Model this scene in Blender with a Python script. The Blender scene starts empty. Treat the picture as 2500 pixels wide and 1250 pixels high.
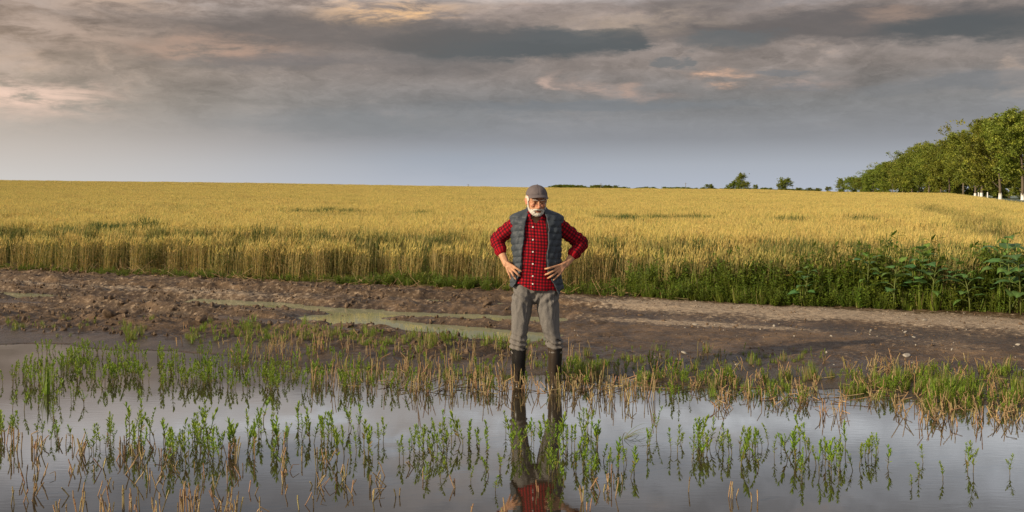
import bpy, math, random
import numpy as np
from mathutils import Vector, Matrix, Euler
from mathutils.bvhtree import BVHTree

scene = bpy.context.scene
COL = scene.collection
PI = math.pi
rad = math.radians

# ------------------------------------------------------------------ camera
CAM_H = 1.71
FOC = 2500.0
HOR = 466.0
cam_d = bpy.data.cameras.new('camera')
cam_d.lens = 36.0
cam_d.sensor_width = 36.0
cam_d.shift_y = -(625.0 - HOR) / 2500.0
cam_d.clip_start = 0.05
cam_d.clip_end = 9000.0
cam = bpy.data.objects.new('camera', cam_d)
cam.location = (0, 0, CAM_H)
cam.rotation_euler = (rad(90), 0, 0)
COL.objects.link(cam)
scene.camera = cam

# ------------------------------------------------------------------ sky
SUN_DIR = Vector((-0.82, -0.45, 0.36)).normalized()
SUN_EL = math.asin(SUN_DIR.z)
SUN_ROT = math.atan2(SUN_DIR.x, SUN_DIR.y)

world = bpy.data.worlds.new('World')
scene.world = world
world.use_nodes = True
W = world.node_tree
W.nodes.clear()


class NT:
    """small node-tree helper"""
    def __init__(self, tree):
        self.t = tree

    def new(self, kind, **kw):
        n = self.t.nodes.new(kind)
        for k, v in kw.items():
            setattr(n, k, v)
        return n

    def put(self, sock, v):
        if v is None:
            return
        if hasattr(v, 'is_output'):
            self.t.links.new(v, sock)
        else:
            if sock.type == 'RGBA' and hasattr(v, '__len__') and len(v) == 3:
                v = (*v, 1.0)
            sock.default_value = v

    def m(self, op, a, b=None, c=None, clamp=False):
        n = self.new('ShaderNodeMath', operation=op, use_clamp=clamp)
        self.put(n.inputs[0], a)
        self.put(n.inputs[1], b)
        self.put(n.inputs[2], c)
        return n.outputs[0]

    def mix(self, f, a, b, blend='MIX'):
        n = self.new('ShaderNodeMix', data_type='RGBA', blend_type=blend)
        self.put(n.inputs[0], f)
        self.put(n.inputs[6], a)
        self.put(n.inputs[7], b)
        return n.outputs[2]

    def noise(self, vec, scale, detail=4, rough=0.55, dist=0.0):
        n = self.new('ShaderNodeTexNoise')
        self.put(n.inputs['Vector'], vec)
        n.inputs['Scale'].default_value = scale
        n.inputs['Detail'].default_value = detail
        n.inputs['Roughness'].default_value = rough
        n.inputs['Distortion'].default_value = dist
        return n.outputs['Fac']

    def ramp(self, f, stops, interp='LINEAR'):
        n = self.new('ShaderNodeValToRGB')
        r = n.color_ramp
        r.interpolation = interp
        while len(r.elements) < len(stops):
            r.elements.new(0.5)
        for e, (p, c) in zip(r.elements, stops):
            e.position = p
            e.color = (*c, 1) if hasattr(c, '__len__') else (c, c, c, 1)
        self.put(n.inputs[0], f)
        return n.outputs[0]

    def step(self, v, a, b):
        n = self.new('ShaderNodeMapRange', interpolation_type='SMOOTHSTEP')
        self.put(n.inputs[0], v)
        n.inputs[1].default_value = a
        n.inputs[2].default_value = b
        return n.outputs[0]

    def xyz(self, x, y, z):
        n = self.new('ShaderNodeCombineXYZ')
        self.put(n.inputs[0], x)
        self.put(n.inputs[1], y)
        self.put(n.inputs[2], z)
        return n.outputs[0]

    def scalevec(self, v, s):
        n = self.new('ShaderNodeVectorMath', operation='MULTIPLY')
        self.put(n.inputs[0], v)
        n.inputs[1].default_value = s
        return n.outputs[0]


def build_sky():
    t = NT(W)
    tc = t.new('ShaderNodeTexCoord')
    sep = t.new('ShaderNodeSeparateXYZ')
    W.links.new(tc.outputs['Generated'], sep.inputs[0])
    x, y, z = sep.outputs
    az = t.m('ARCTAN2', x, y)                       # radians, 0 = straight ahead
    el = t.m('ARCSINE', z)
    zc = t.m('ADD', t.m('MAXIMUM', z, 0.0), 0.05)
    px = t.m('DIVIDE', x, zc)
    py = t.m('DIVIDE', y, zc)
    P = t.xyz(px, py, 0.0)
    # ragged edges: warp of azimuth and elevation
    V = t.xyz(t.m('MULTIPLY', az, 5.0), t.m('MULTIPLY', el, 17.0), 0.0)
    n1 = t.noise(V, 1.6, 9, 0.66)
    n2 = t.noise(t.xyz(t.m('ADD', t.m('MULTIPLY', az, 7.0), 11.3), t.m('MULTIPLY', el, 26.0), 4.0), 1.8, 9, 0.68)
    azw = t.m('ADD', az, t.m('MULTIPLY', t.m('SUBTRACT', n1, 0.5), 0.13))
    elw = t.m('ADD', el, t.m('MULTIPLY', t.m('SUBTRACT', n2, 0.5), 0.036))
    # base tones by elevation, cool centre and warm toward the sun
    e01 = t.m('DIVIDE', el, 0.5, clamp=True)
    cool = t.ramp(e01, [(0.0, (.43, .47, .55)), (0.05, (.37, .40, .455)), (0.10, (.25, .26, .29)), (0.17, (.205, .20, .205)),
                        (0.24, (.26, .215, .195)), (0.36, (.26, .205, .18)), (0.43, (1.06, 1.07, 1.10)), (0.50, (.72, .74, .79)), (0.60, (.34, .33, .345)), (0.72, (.27, .265, .29)), (1.0, (.34, .35, .38))])
    warm = t.ramp(e01, [(0.0, (.62, .60, .58)), (0.08, (.53, .475, .43)), (0.16, (.39, .325, .265)), (0.26, (.31, .225, .165)),
                        (0.36, (.30, .215, .165)), (0.43, (1.0, .90, .86)), (0.50, (.70, .66, .67)), (0.60, (.33, .31, .32)), (0.8, (.30, .26, .25)), (1.0, (.42, .40, .40))])
    wfac = t.m('SUBTRACT', 1.0, t.step(t.m('ADD', az, t.m('MULTIPLY', el, 0.4)), -0.52, -0.02))
    base = t.mix(wfac, cool, warm)
    # brighter and warmer to the side of the low sun, all round the horizon
    dotn = t.new('ShaderNodeVectorMath', operation='DOT_PRODUCT')
    W.links.new(tc.outputs['Generated'], dotn.inputs[0])
    dotn.inputs[1].default_value = SUN_DIR
    glow = t.m('POWER', t.m('MAXIMUM', dotn.outputs['Value'], 0.0), 3.0)
    base = t.mix(t.m('MULTIPLY', glow, 0.55), base, (.85, .66, .46))
    # rolling layer structure in the cloud deck
    d1 = t.noise(P, 0.32, 8, 0.62, 0.5)
    d2 = t.noise(t.xyz(t.m('MULTIPLY', az, 5.5), t.m('MULTIPLY', el, 13.5), 3.0), 1.7, 9, 0.62, 0.5)
    dm = t.m('ADD', t.m('MULTIPLY', d1, 0.5), t.m('MULTIPLY', d2, 0.5))
    amt = t.step(el, 0.035, 0.12)
    lum = t.m('ADD', 1.0, t.m('MULTIPLY', t.m('MULTIPLY', t.m('SUBTRACT', dm, 0.5), 2.6), amt))
    d3 = t.noise(t.xyz(t.m('MULTIPLY', azw, 24.0), t.m('MULTIPLY', elw, 52.0), 7.0), 1.6, 10, .7, .5)
    lum = t.m('MULTIPLY', lum, t.m('ADD', 1.0, t.m('MULTIPLY', t.m('MULTIPLY', t.m('SUBTRACT', d3, .5), 1.15), amt)))
    hs = t.new('ShaderNodeVectorMath', operation='SCALE')
    W.links.new(base, hs.inputs[0])
    W.links.new(lum, hs.inputs['Scale'])
    col = hs.outputs[0]
    hi = t.m('MULTIPLY', t.step(d2, 0.56, 0.72), t.step(el, 0.05, 0.13))
    col = t.mix(t.m('MULTIPLY', hi, 0.5), col, (.56, .40, .30))

    nb = t.noise(t.xyz(t.m('MULTIPLY', az, 9.0), t.m('MULTIPLY', el, 38.0), 2.0), 2.2, 7, .65, .4)

    def blob(u, v, su, sv, k, color, sharp=1.0, col=None, warp=True):
        if color[0] > .4: sharp = 1.0; su *= 1.25; sv *= 1.3
        a0 = math.atan((u - 1250) / FOC)
        e0 = math.atan((HOR - v) / FOC * math.cos(a0))
        A, E = (azw, elw) if warp else (az, el)
        da = t.m('DIVIDE', t.m('SUBTRACT', A, a0), su / FOC)
        de = t.m('DIVIDE', t.m('SUBTRACT', E, e0), sv / FOC)
        r2 = t.m('ADD', t.m('MULTIPLY', da, da), t.m('MULTIPLY', de, de))
        g = t.m('POWER', 2.718, t.m('MULTIPLY', r2, -1.0))
        if sharp > 1:
            g = t.step(g, 0.5 - 0.5 / sharp, 0.5 + 0.5 / sharp)
        if color[0] > .4:
            g = t.m('MULTIPLY', g, t.step(nb, .36, .62))
        return t.mix(t.m('MULTIPLY', g, k), col, color)
    dark = (.105, .11, .115)
    dwarm = (.135, .115, .11)
    for (u, v, su, sv, k, c, s) in [
        (200, -75, 600, 50, .65, (.85, .74, .69), 1), (780, -90, 330, 55, .7, (.80, .72, .68), 1), (1500, -90, 260, 40, .5, (.66, .60, .58), 1), (2050, -60, 420, 40, .4, (.52, .54, .60), 1),
        (1090, -190, 190, 110, .75, (.56, .45, .38), 1), (400, -290, 600, 90, .5, (.19, .19, .21), 1.2), (1900, -220, 500, 90, .4, (.24, .24, .26), 1.2), (600, -180, 350, 40, .4, (.25, .27, .31), 1.2),
        (1230, 108, 330, 46, 1.0, (.09, .095, .10), 2.4), (1080, 105, 220, 60, .6, dark, 1.4), (1490, 92, 130, 32, 1.0, (.09, .095, .10), 3.0), (1320, 85, 160, 26, .6, dark, 2.5), (820, 75, 480, 55, .75, (.125, .108, .102), 1.3), (980, 160, 380, 30, .45, (.14, .128, .128), 1.2),
        (650, 150, 240, 26, .5, (.15, .14, .145), 1.4), (380, 130, 200, 40, .25, (.2, .18, .16), 1.2),
        (2120, 55, 560, 46, .9, (.115, .098, .095), 1.8), (2330, 68, 230, 38, .9, (.08, .083, .088), 1.6), (1700, 12, 200, 22, .55, dwarm, 1.4),
        (1780, 95, 130, 30, .75, (.12, .125, .13), 2.0), (1640, 155, 45, 18, .7, (.13, .14, .15), 2.0),
        (1705, 155, 30, 18, .7, (.13, .14, .15), 2.0), (1900, 182, 60, 9, .55, (.15, .16, .18), 1.8),
        (1930, 220, 60, 8, .5, (.16, .17, .19), 1.8), (2420, 190, 200, 28, .6, (.15, .16, .18), 1.5), (2180, 222, 130, 18, .5, (.17, .175, .19), 1.5),
        (1450, 262, 420, 20, .6, (.175, .19, .215), 1.5), (900, 300, 350, 36, .45, (.19, .205, .22), 1.3), (1150, 395, 200, 30, .35, (.30, .35, .43), 1.0),
        (30, 232, 130, 30, 1.0, (.95, .66, .52), 1.6), (2480, 60, 200, 46, .6, (.08, .083, .088), 1.3), (80, 70, 190, 26, .6, (.58, .43, .34), 1.3), (10, 150, 90, 90, .4, (.52, .42, .36), 1.0),
        (940, 20, 130, 20, 1.0, (.85, .52, .26), 1.5), (520, 118, 150, 18, .7, (.52, .33, .24), 1.5), (280, 8, 110, 9, .6, (.6, .42, .30), 1.6),
        (1560, 48, 150, 20, .6, (.46, .35, .26), 1.4), (1770, 189, 42, 8, .8, (.85, .50, .32), 2.0), (2200, 28, 70, 16, .45, (.45, .30, .22), 1.4),
        (1358, 208, 18, 13, .6, (.66, .46, .37), 1.6), (1440, 215, 36, 14, .5, (.58, .40, .32), 1.6), (1525, 222, 28, 12, .5, (.60, .40, .31), 1.6),
        (1960, 206, 60, 9, .5, (.45, .33, .29), 1.5), (1600, 232, 60, 8, .4, (.42, .31, .27), 1.4), (2350, 120, 200, 18, .3, (.33, .28, .26), 1.2)]:
        col = blob(u, v, su, sv, k, c, s, col)
    # sky atmosphere between the clouds
    sky = t.new('ShaderNodeTexSky', sky_type='NISHITA', sun_disc=False)
    sky.sun_elevation = SUN_EL
    sky.sun_rotation = SUN_ROT
    sky.air_density = 1.2
    sky.dust_density = 2.0
    bg1 = t.new('ShaderNodeBackground')
    W.links.new(sky.outputs[0], bg1.inputs[0])
    bg1.inputs[1].default_value = 0.08
    bg2 = t.new('ShaderNodeBackground')
    W.links.new(col, bg2.inputs[0])
    bg2.inputs[1].default_value = 1.03
    ms = t.new('ShaderNodeMixShader')
    ms.inputs[0].default_value = 0.93
    W.links.new(bg1.outputs[0], ms.inputs[1])
    W.links.new(bg2.outputs[0], ms.inputs[2])
    out = t.new('ShaderNodeOutputWorld')
    W.links.new(ms.outputs[0], out.inputs[0])


build_sky()
world.cycles.sampling_method = 'MANUAL'
world.cycles.sample_map_resolution = 1024

sun_d = bpy.data.lights.new('sun', 'SUN')
sun_d.energy = 5.0
sun_d.angle = rad(1.0)
sun_d.color = (1.0, 0.83, 0.60)
sun = bpy.data.objects.new('sun', sun_d)
sun.rotation_euler = SUN_DIR.to_track_quat('Z', 'Y').to_euler()
sun.location = (-30, -20, 20)
COL.objects.link(sun)

vs = scene.view_settings
vs.view_transform = 'Standard'
vs.look = 'None'
vs.exposure = 0.12
vs.gamma = 1.0
vs.use_curve_mapping = False

# ------------------------------------------------------------------ numpy noise
def _h(ix, iy, seed):
    n = (ix.astype(np.int64) * 374761393 + iy.astype(np.int64) * 668265263 + seed * 2147483647) & 0xffffffff
    n = ((n ^ (n >> 13)) * 1274126177) & 0xffffffff
    n = (n ^ (n >> 16)) & 0xffffffff
    return n / 4294967295.0


def vnoise(x, y, seed=0):
    ix = np.floor(x); iy = np.floor(y)
    fx = x - ix; fy = y - iy
    fx = fx * fx * fx * (fx * (fx * 6 - 15) + 10)
    fy = fy * fy * fy * (fy * (fy * 6 - 15) + 10)
    a = _h(ix, iy, seed); b = _h(ix + 1, iy, seed)
    c = _h(ix, iy + 1, seed); d = _h(ix + 1, iy + 1, seed)
    return (a + (b - a) * fx) * (1 - fy) + (c + (d - c) * fx) * fy      # 0..1


def fbm(x, y, f, oct=4, seed=0, gain=0.5):
    s = 0; a = 1; tot = 0
    for k in range(oct):
        s = s + a * (vnoise(x * f + 17.3 * k, y * f - 9.1 * k, seed + k) - 0.5)
        tot += a
        a *= gain
        f *= 2.07
    return s / tot * 2                                                     # about -1..1


def sstep(x, a, b):
    t = np.clip((x - a) / (b - a), 0, 1)
    return t * t * (3 - 2 * t)

# ------------------------------------------------------------------ lie of the land
A_ = np.asarray
SH_X = [-40, -10, -5.7, -3.6, -2.2, -0.93, 0, 0.7, 1.43, 2.57, 3.2, 4.1, 10, 40]
SH_Y = [20, 12.5, 11.4, 10.95, 10.2, 9.5, 9.35, 9.65, 9.15, 8.75, 8.55, 8.2, 6.6, -3]


def shore(x):
    return np.interp(x, SH_X, SH_Y)


def edge_y(x):
    return 16.8 - 0.42 * x


def s_of(x, y):
    """distance beyond (+) or before (-) the edge of the wheat, in metres of depth"""
    return y - edge_y(x)


def crest(x, y):
    """height of the far crest in direction x/y"""
    u = 1250 + FOC * x / np.maximum(y, 5)
    v = np.interp(u, [-1500, 0, 600, 1250, 1500, 1850, 2050, 2300, 2420, 2560, 4000], [425, 440.5, 447.5, 458, 461, 463.5, 470, 472.5, 475, 480, 490])
    return v


def land(x, y):
    """smooth terrain without ruts"""
    x = A_(x, float); y = A_(y, float)
    v = crest(x, y)
    D = 250.0
    top = CAM_H + (HOR - v) / FOC * D - 0.75
    k = np.clip((y - 22) / (D - 22), 0, 1)
    g = 0.08 + (top - 0.08) * k ** 1.6
    far = np.clip((y - D) / 600, 0, 1)
    g = g - far * (2.5 + 0.6 * top)
    g = g - np.clip((y - 270) / 60, 0, 1) * 0.3
    return g + fbm(x, y, 0.02, 2, 77) * 0.10 * np.clip((y - 40) / 80, 0, 1) * np.clip((300 - y) / 100, 0, 1)


def polydist(x, y, pts):
    """distance to a polyline and parameter along it (m)"""
    best = np.full(np.shape(x), 1e9); tt = np.zeros(np.shape(x)); acc = 0
    for (x0, y0), (x1, y1) in zip(pts[:-1], pts[1:]):
        dx, dy = x1 - x0, y1 - y0
        L = math.hypot(dx, dy)
        t = np.clip(((x - x0) * dx + (y - y0) * dy) / L / L, 0, 1)
        d = np.hypot(x - x0 - t * dx, y - y0 - t * dy)
        m = d < best
        best = np.where(m, d, best)
        tt = np.where(m, acc + t * L, tt)
        acc += L
    return best, tt


RUT_A = [(-16, 19.6), (-9.5, 17.1), (-7.4, 16.1), (-4.4, 15.35), (-2.9, 14.55), (-1.6, 13.9), (0.4, 13.2)]
RUT_B = [(-3.0, 13.9), (-2.3, 13.35), (-1.75, 12.85), (-1.1, 12.45), (-0.45, 12.05), (0.25, 11.6), (0.62, 11.4)]
RUT_C = [(-14, 21.3), (-8.6, 18.3), (-4, 16.6), (-0.9, 15.35), (0.3, 14.9), (1.8, 14.1)]
RUT_D = [(-14, 18.0), (-7, 14.9), (-4.5, 13.6), (-2.6, 12.6), (-1.9, 12.2)]


def ground_z(x, y):
    x = A_(x, float); y = A_(y, float)
    g = land(x, y)
    d = y - shore(x) + fbm(x, y, 1.1, 3, 5) * 0.35
    s = s_of(x, y)
    track = sstep(d, 0.4, 1.2) * sstep(s, 0.3, -0.3)         # mud track zone
    near = np.where(d < 0, np.maximum(-0.12, 0.07 * d), 0.003 + 0.077 * sstep(d, -0.3, 1.8))
    g = np.where(y < 22, near + (g - 0.08) * 0, g)
    g = np.where((y >= 20) & (y < 22), near, g)
    left = sstep(x, 2.2, -0.8)                                  # churned part
    for pts, w, dep, rid in ((RUT_A, .36, .14, .035), (RUT_B, .42, .15, .0), (RUT_C, .22, .10, .05), (RUT_D, .25, .09, .05)):
        dd, tt = polydist(x, y, pts)
        dd = dd + fbm(x, y, 1.7, 4, 31) * 0.17
        LT = sum(math.hypot(q[0] - p[0], q[1] - p[1]) for p, q in zip(pts[:-1], pts[1:]))
        end = sstep(tt, 0.0, 0.8) * (sstep(LT - tt, 0.0, 0.5) if pts is RUT_B else 1.0) * (0.35 + 0.65 * left)
        g = g + track * end * (-dep * np.exp(-(dd / w) ** 4) + rid * np.where(y > np.interp(x, [p[0] for p in pts], [p[1] for p in pts]), 1.6, .45) * np.exp(-((dd - w * 1.9) / (w * .7)) ** 2) * (0.7 + 0.8 * fbm(x, y, 1.3, 2, 9)))
    # tyre lugs pressed into the far wall of the rut
    dd, tt = polydist(x, y, RUT_A)
    lug = np.sin(tt * 2 * PI / 0.17 + 3 * fbm(x, y, 1.0, 2, 3))
    g = g + track * left * 0.018 * np.clip(lug, -.3, 1) * np.exp(-((dd - .42) / .20) ** 2) * (y > np.interp(x, [p[0] for p in RUT_A], [p[1] for p in RUT_A]))
    # clods and crumbs
    b = 1 - np.abs(fbm(x, y, 2.1, 5, 41, 0.62))
    c2 = fbm(x, y * 1.15, 5.5, 4, 51, 0.65)
    pud = 1 - .75 * left * np.exp(-(np.minimum(polydist(x, y, RUT_A)[0], polydist(x, y, RUT_B)[0]) / .75) ** 4)
    amp = track * pud * (0.020 + 0.030 * left) * (0.6 + 0.6 * (fbm(x, y, .6, 2, 8) + .5))
    g = g + amp * (b - 0.72) * 1.6 + track * (0.014 + 0.042 * left) * c2 * (.3 + .7 * pud) + track * (.006 + .020 * left) * pud * (.45 - np.abs(fbm(x, y, 9, 3, 58)) * 1.8)
    for pts in (RUT_A, RUT_B):                              # the rim that keeps the water in the rut
        dd, tt = polydist(x, y, pts)
        rim_ = track * left * np.exp(-((dd - .80) / .22) ** 4)
        oth = np.minimum(polydist(x, y, RUT_A)[0], polydist(x, y, RUT_B)[0]) > .5
        g = np.where(oth & (rim_ > .1), np.maximum(g, .066 * np.minimum(1, rim_ * 2) + .012 * c2), g)
    # flat wet margin near the water
    mar = sstep(d, -0.4, 0.5) * (1 - track)
    g = g + mar * (0.010 * fbm(x, y, 3, 4, 61) + 0.006 * c2) * (s < 0)
    # shallow wheel lines on the hard dry part
    rt = sstep(x, 0.5, 3.0) * track
    g = g + rt * 0.018 * np.sin(s * 2.6 + 0.5 + fbm(x, y, .3, 2, 90) * 1.5)
    g = g + rt * 0.006 * fbm(x, y * 2.0, 9, 3, 92)
    return g


def gz(x, y):
    return float(ground_z(np.array([x], float), np.array([y], float))[0])


def px(u, v, z=0.0):
    """a point of the photograph on the level z"""
    Y = (CAM_H - z) * FOC / (v - HOR)
    return ((u - 1250) / FOC * Y, Y)

# ------------------------------------------------------------------ tags and small helpers
def tag(o, label=None, cat=None, group=None, kind=None):
    if label: o['label'] = label
    if cat: o['category'] = cat
    if group: o['group'] = group
    if kind: o['kind'] = kind
    return o


def empty(name, loc=(0, 0, 0), rz=0.0):
    o = bpy.data.objects.new(name, None)
    o.empty_display_size = 0.1
    o.location = loc
    o.rotation_euler = (0, 0, rz)
    COL.objects.link(o)
    return o


def link(name, me, parent=None, coll=None):
    o = bpy.data.objects.new(name, me)
    (coll or COL).objects.link(o)
    if parent is not None:
        o.parent = parent
    return o


ORD = ['first', 'second', 'third', 'fourth', 'fifth', 'sixth', 'seventh', 'eighth', 'ninth', 'tenth', 'eleventh', 'twelfth', 'thirteenth',
       'fourteenth', 'fifteenth', 'sixteenth', 'seventeenth', 'eighteenth', 'nineteenth', 'twentieth']
ORD += ['twenty-' + o for o in ORD[:9]] + ['thirtieth'] + ['thirty-' + o for o in ORD[:9]] + ['fortieth']


class MB:
    """collects coloured quads and triangles into one mesh"""
    def __init__(self):
        self.v = []; self.f = []; self.c = []; self.m = []

    def add(self, verts, faces, col, mat=0):
        n = len(self.v)
        self.v.extend(verts)
        if len(col) == 3 and not hasattr(col[0], '__len__'):
            self.c.extend([col] * len(verts))
        else:
            self.c.extend(col)
        for f in faces:
            self.f.append(tuple(i + n for i in f))
            self.m.append(mat)

    def tube(self, pts, radii, col, n=4, mat=0, cap=True):
        pts = [Vector(p) for p in pts]
        vs_ = []; k = len(pts)
        prev = None
        for i, p in enumerate(pts):
            d = (pts[min(i + 1, k - 1)] - pts[max(i - 1, 0)]).normalized()
            a = d.orthogonal().normalized() if prev is None else (prev - d * prev.dot(d)).normalized()
            prev = a
            b = d.cross(a)
            for j in range(n):
                t = 2 * PI * j / n
                vs_.append(tuple(p + (a * math.cos(t) + b * math.sin(t)) * radii[i]))
        fs = []
        for i in range(k - 1):
            for j in range(n):
                j2 = (j + 1) % n
                fs.append((i * n + j, i * n + j2, (i + 1) * n + j2, (i + 1) * n + j))
        if cap:
            fs.append(tuple(range(n))[::-1])
            fs.append(tuple((k - 1) * n + j for j in range(n)))
        cols = col if (hasattr(col[0], '__len__') and len(col) == len(vs_)) else ([c for c in col for _ in range(n)] if hasattr(col[0], '__len__') else [col] * len(vs_))
        self.add(vs_, fs, cols, mat)

    def leaf(self, base, d, up, L, Wd, col, bend=0.3, shape=(0, .8, 1, .6, 0), mat=0, fold=0.15):
        """a blade: strip of quads along a bending midrib, folded along it"""
        d = Vector(d).normalized(); up = Vector(up)
        side = d.cross(up)
        if side.length < 1e-4: side = d.orthogonal()
        side.normalize()
        nrm = side.cross(d).normalized()
        n = len(shape) - 1
        p = Vector(base); vv = []; ff = []
        for i, w in enumerate(shape):
            w2 = max(w, 0.02) * Wd * 0.5
            vv += [tuple(p - side * w2 + nrm * fold * w2), tuple(p), tuple(p + side * w2 + nrm * fold * w2)]
            if i:
                a = (i - 1) * 3; b = i * 3
                ff += [(a, a + 1, b + 1, b), (a + 1, a + 2, b + 2, b + 1)]
            d = (d - nrm * bend / n).normalized()
            nrm = side.cross(d).normalized()
            p = p + d * L / n
        self.add(vv, ff, col, mat)

    def mesh(self, name, mats, smooth=False):
        me = bpy.data.meshes.new(name)
        me.from_pydata(self.v, [], self.f)
        a = me.color_attributes.new('Col', 'FLOAT_COLOR', 'POINT')
        c = np.ones((len(self.v), 4), np.float32)
        c[:, :3] = np.array(self.c, np.float32)[:, :3]
        a.data.foreach_set('color', c.ravel())
        for m in mats: me.materials.append(m)
        if len(mats) > 1:
            me.polygons.foreach_set('material_index', self.m)
        if smooth:
            me.polygons.foreach_set('use_smooth', [True] * len(self.f))
        me.update()
        return me


def mat_new(name):
    m = bpy.data.materials.new(name)
    m.use_nodes = True
    m.node_tree.nodes.clear()
    return m, NT(m.node_tree)


def plant_mat(name, transl=0.35, rough=0.55, green=(.045, .085, .02), jitter=0.35, spec=0.3, tint=True, hue=0.03, inst=.5):
    m, t = mat_new(name)
    at = t.new('ShaderNodeAttribute', attribute_name='Col')
    oi = t.new('ShaderNodeObjectInfo')
    col = at.outputs['Color']
    if tint:
        ti = t.new('ShaderNodeAttribute', attribute_name='tint', attribute_type='INSTANCER')
        col = t.mix(ti.outputs['Fac'], col, green)
    geo = t.new('ShaderNodeNewGeometry')
    r = geo.outputs['Random Per Island']
    hsv = t.new('ShaderNodeHueSaturation')
    t.put(hsv.inputs['Hue'], t.m('ADD', 0.5 - hue / 2, t.m('MULTIPLY', oi.outputs['Random'], hue)))
    val = t.m('ADD', 1 - jitter * .75, t.m('MULTIPLY', t.m('ADD', r, t.m('MULTIPLY', oi.outputs['Random'], inst)), jitter))
    t.put(hsv.inputs['Value'], val)
    t.put(hsv.inputs['Color'], col)
    p = t.new('ShaderNodeBsdfPrincipled')
    t.put(p.inputs['Base Color'], hsv.outputs[0])
    p.inputs['Roughness'].default_value = rough
    p.inputs['Specular IOR Level'].default_value = spec
    sh = p.outputs[0]
    if transl > 0:
        tr = t.new('ShaderNodeBsdfTranslucent')
        t.put(tr.inputs[0], t.mix(0.4, hsv.outputs[0], (.25, .30, .04), 'MIX') if transl > .3 else hsv.outputs[0])
        ms = t.new('ShaderNodeMixShader')
        ms.inputs[0].default_value = transl
        t.put(ms.inputs[1], sh); t.put(ms.inputs[2], tr.outputs[0])
        sh = ms.outputs[0]
    o = t.new('ShaderNodeOutputMaterial')
    t.put(o.inputs[0], sh)
    return m


def scatter(name, meshes, pts, rots, scales, vid, tint, kind='stuff', label=None, parent=None):
    """one object of instanced meshes, a point each"""
    vc = bpy.data.collections.new(name + '_variants')
    for i, me in enumerate(meshes):
        o = bpy.data.objects.new('%s_variant_%02d' % (name, i), me)
        vc.objects.link(o)
    n = len(pts)
    me = bpy.data.meshes.new(name)
    me.vertices.add(n)
    me.vertices.foreach_set('co', np.asarray(pts, np.float32).ravel())
    a = me.attributes.new('rot', 'FLOAT_VECTOR', 'POINT'); a.data.foreach_set('vector', np.asarray(rots, np.float32).ravel())
    a = me.attributes.new('scl', 'FLOAT_VECTOR', 'POINT'); a.data.foreach_set('vector', np.asarray(scales, np.float32).ravel())
    a = me.attributes.new('vid', 'INT', 'POINT'); a.data.foreach_set('value', np.asarray(vid, np.int32))
    a = me.attributes.new('tint', 'FLOAT', 'POINT'); a.data.foreach_set('value', np.asarray(tint, np.float32))
    o = link(name, me, parent)
    ng = bpy.data.node_groups.new(name + '_scatter', 'GeometryNodeTree')
    ng.interface.new_socket('Geometry', in_out='INPUT', socket_type='NodeSocketGeometry')
    ng.interface.new_socket('Geometry', in_out='OUTPUT', socket_type='NodeSocketGeometry')
    N = ng.nodes; L = ng.links
    gi = N.new('NodeGroupInput'); go = N.new('NodeGroupOutput')
    iop = N.new('GeometryNodeInstanceOnPoints')
    ci = N.new('GeometryNodeCollectionInfo')
    ci.inputs['Collection'].default_value = vc
    ci.inputs['Separate Children'].default_value = True
    ci.inputs['Reset Children'].default_value = True
    iop.inputs['Pick Instance'].default_value = True

    def attr(nm, ty):
        q = N.new('GeometryNodeInputNamedAttribute'); q.data_type = ty
        q.inputs['Name'].default_value = nm
        return next(s for s in q.outputs if s.enabled and s.name == 'Attribute')
    L.new(gi.outputs[0], iop.inputs['Points'])
    L.new(ci.outputs[0], iop.inputs['Instance'])
    L.new(attr('vid', 'INT'), iop.inputs['Instance Index'])
    L.new(attr('rot', 'FLOAT_VECTOR'), iop.inputs['Rotation'])
    L.new(attr('scl', 'FLOAT_VECTOR'), iop.inputs['Scale'])
    L.new(iop.outputs[0], go.inputs[0])
    md = o.modifiers.new('scatter', 'NODES')
    md.node_group = ng
    tag(o, kind=kind, label=label)
    return o
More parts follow.
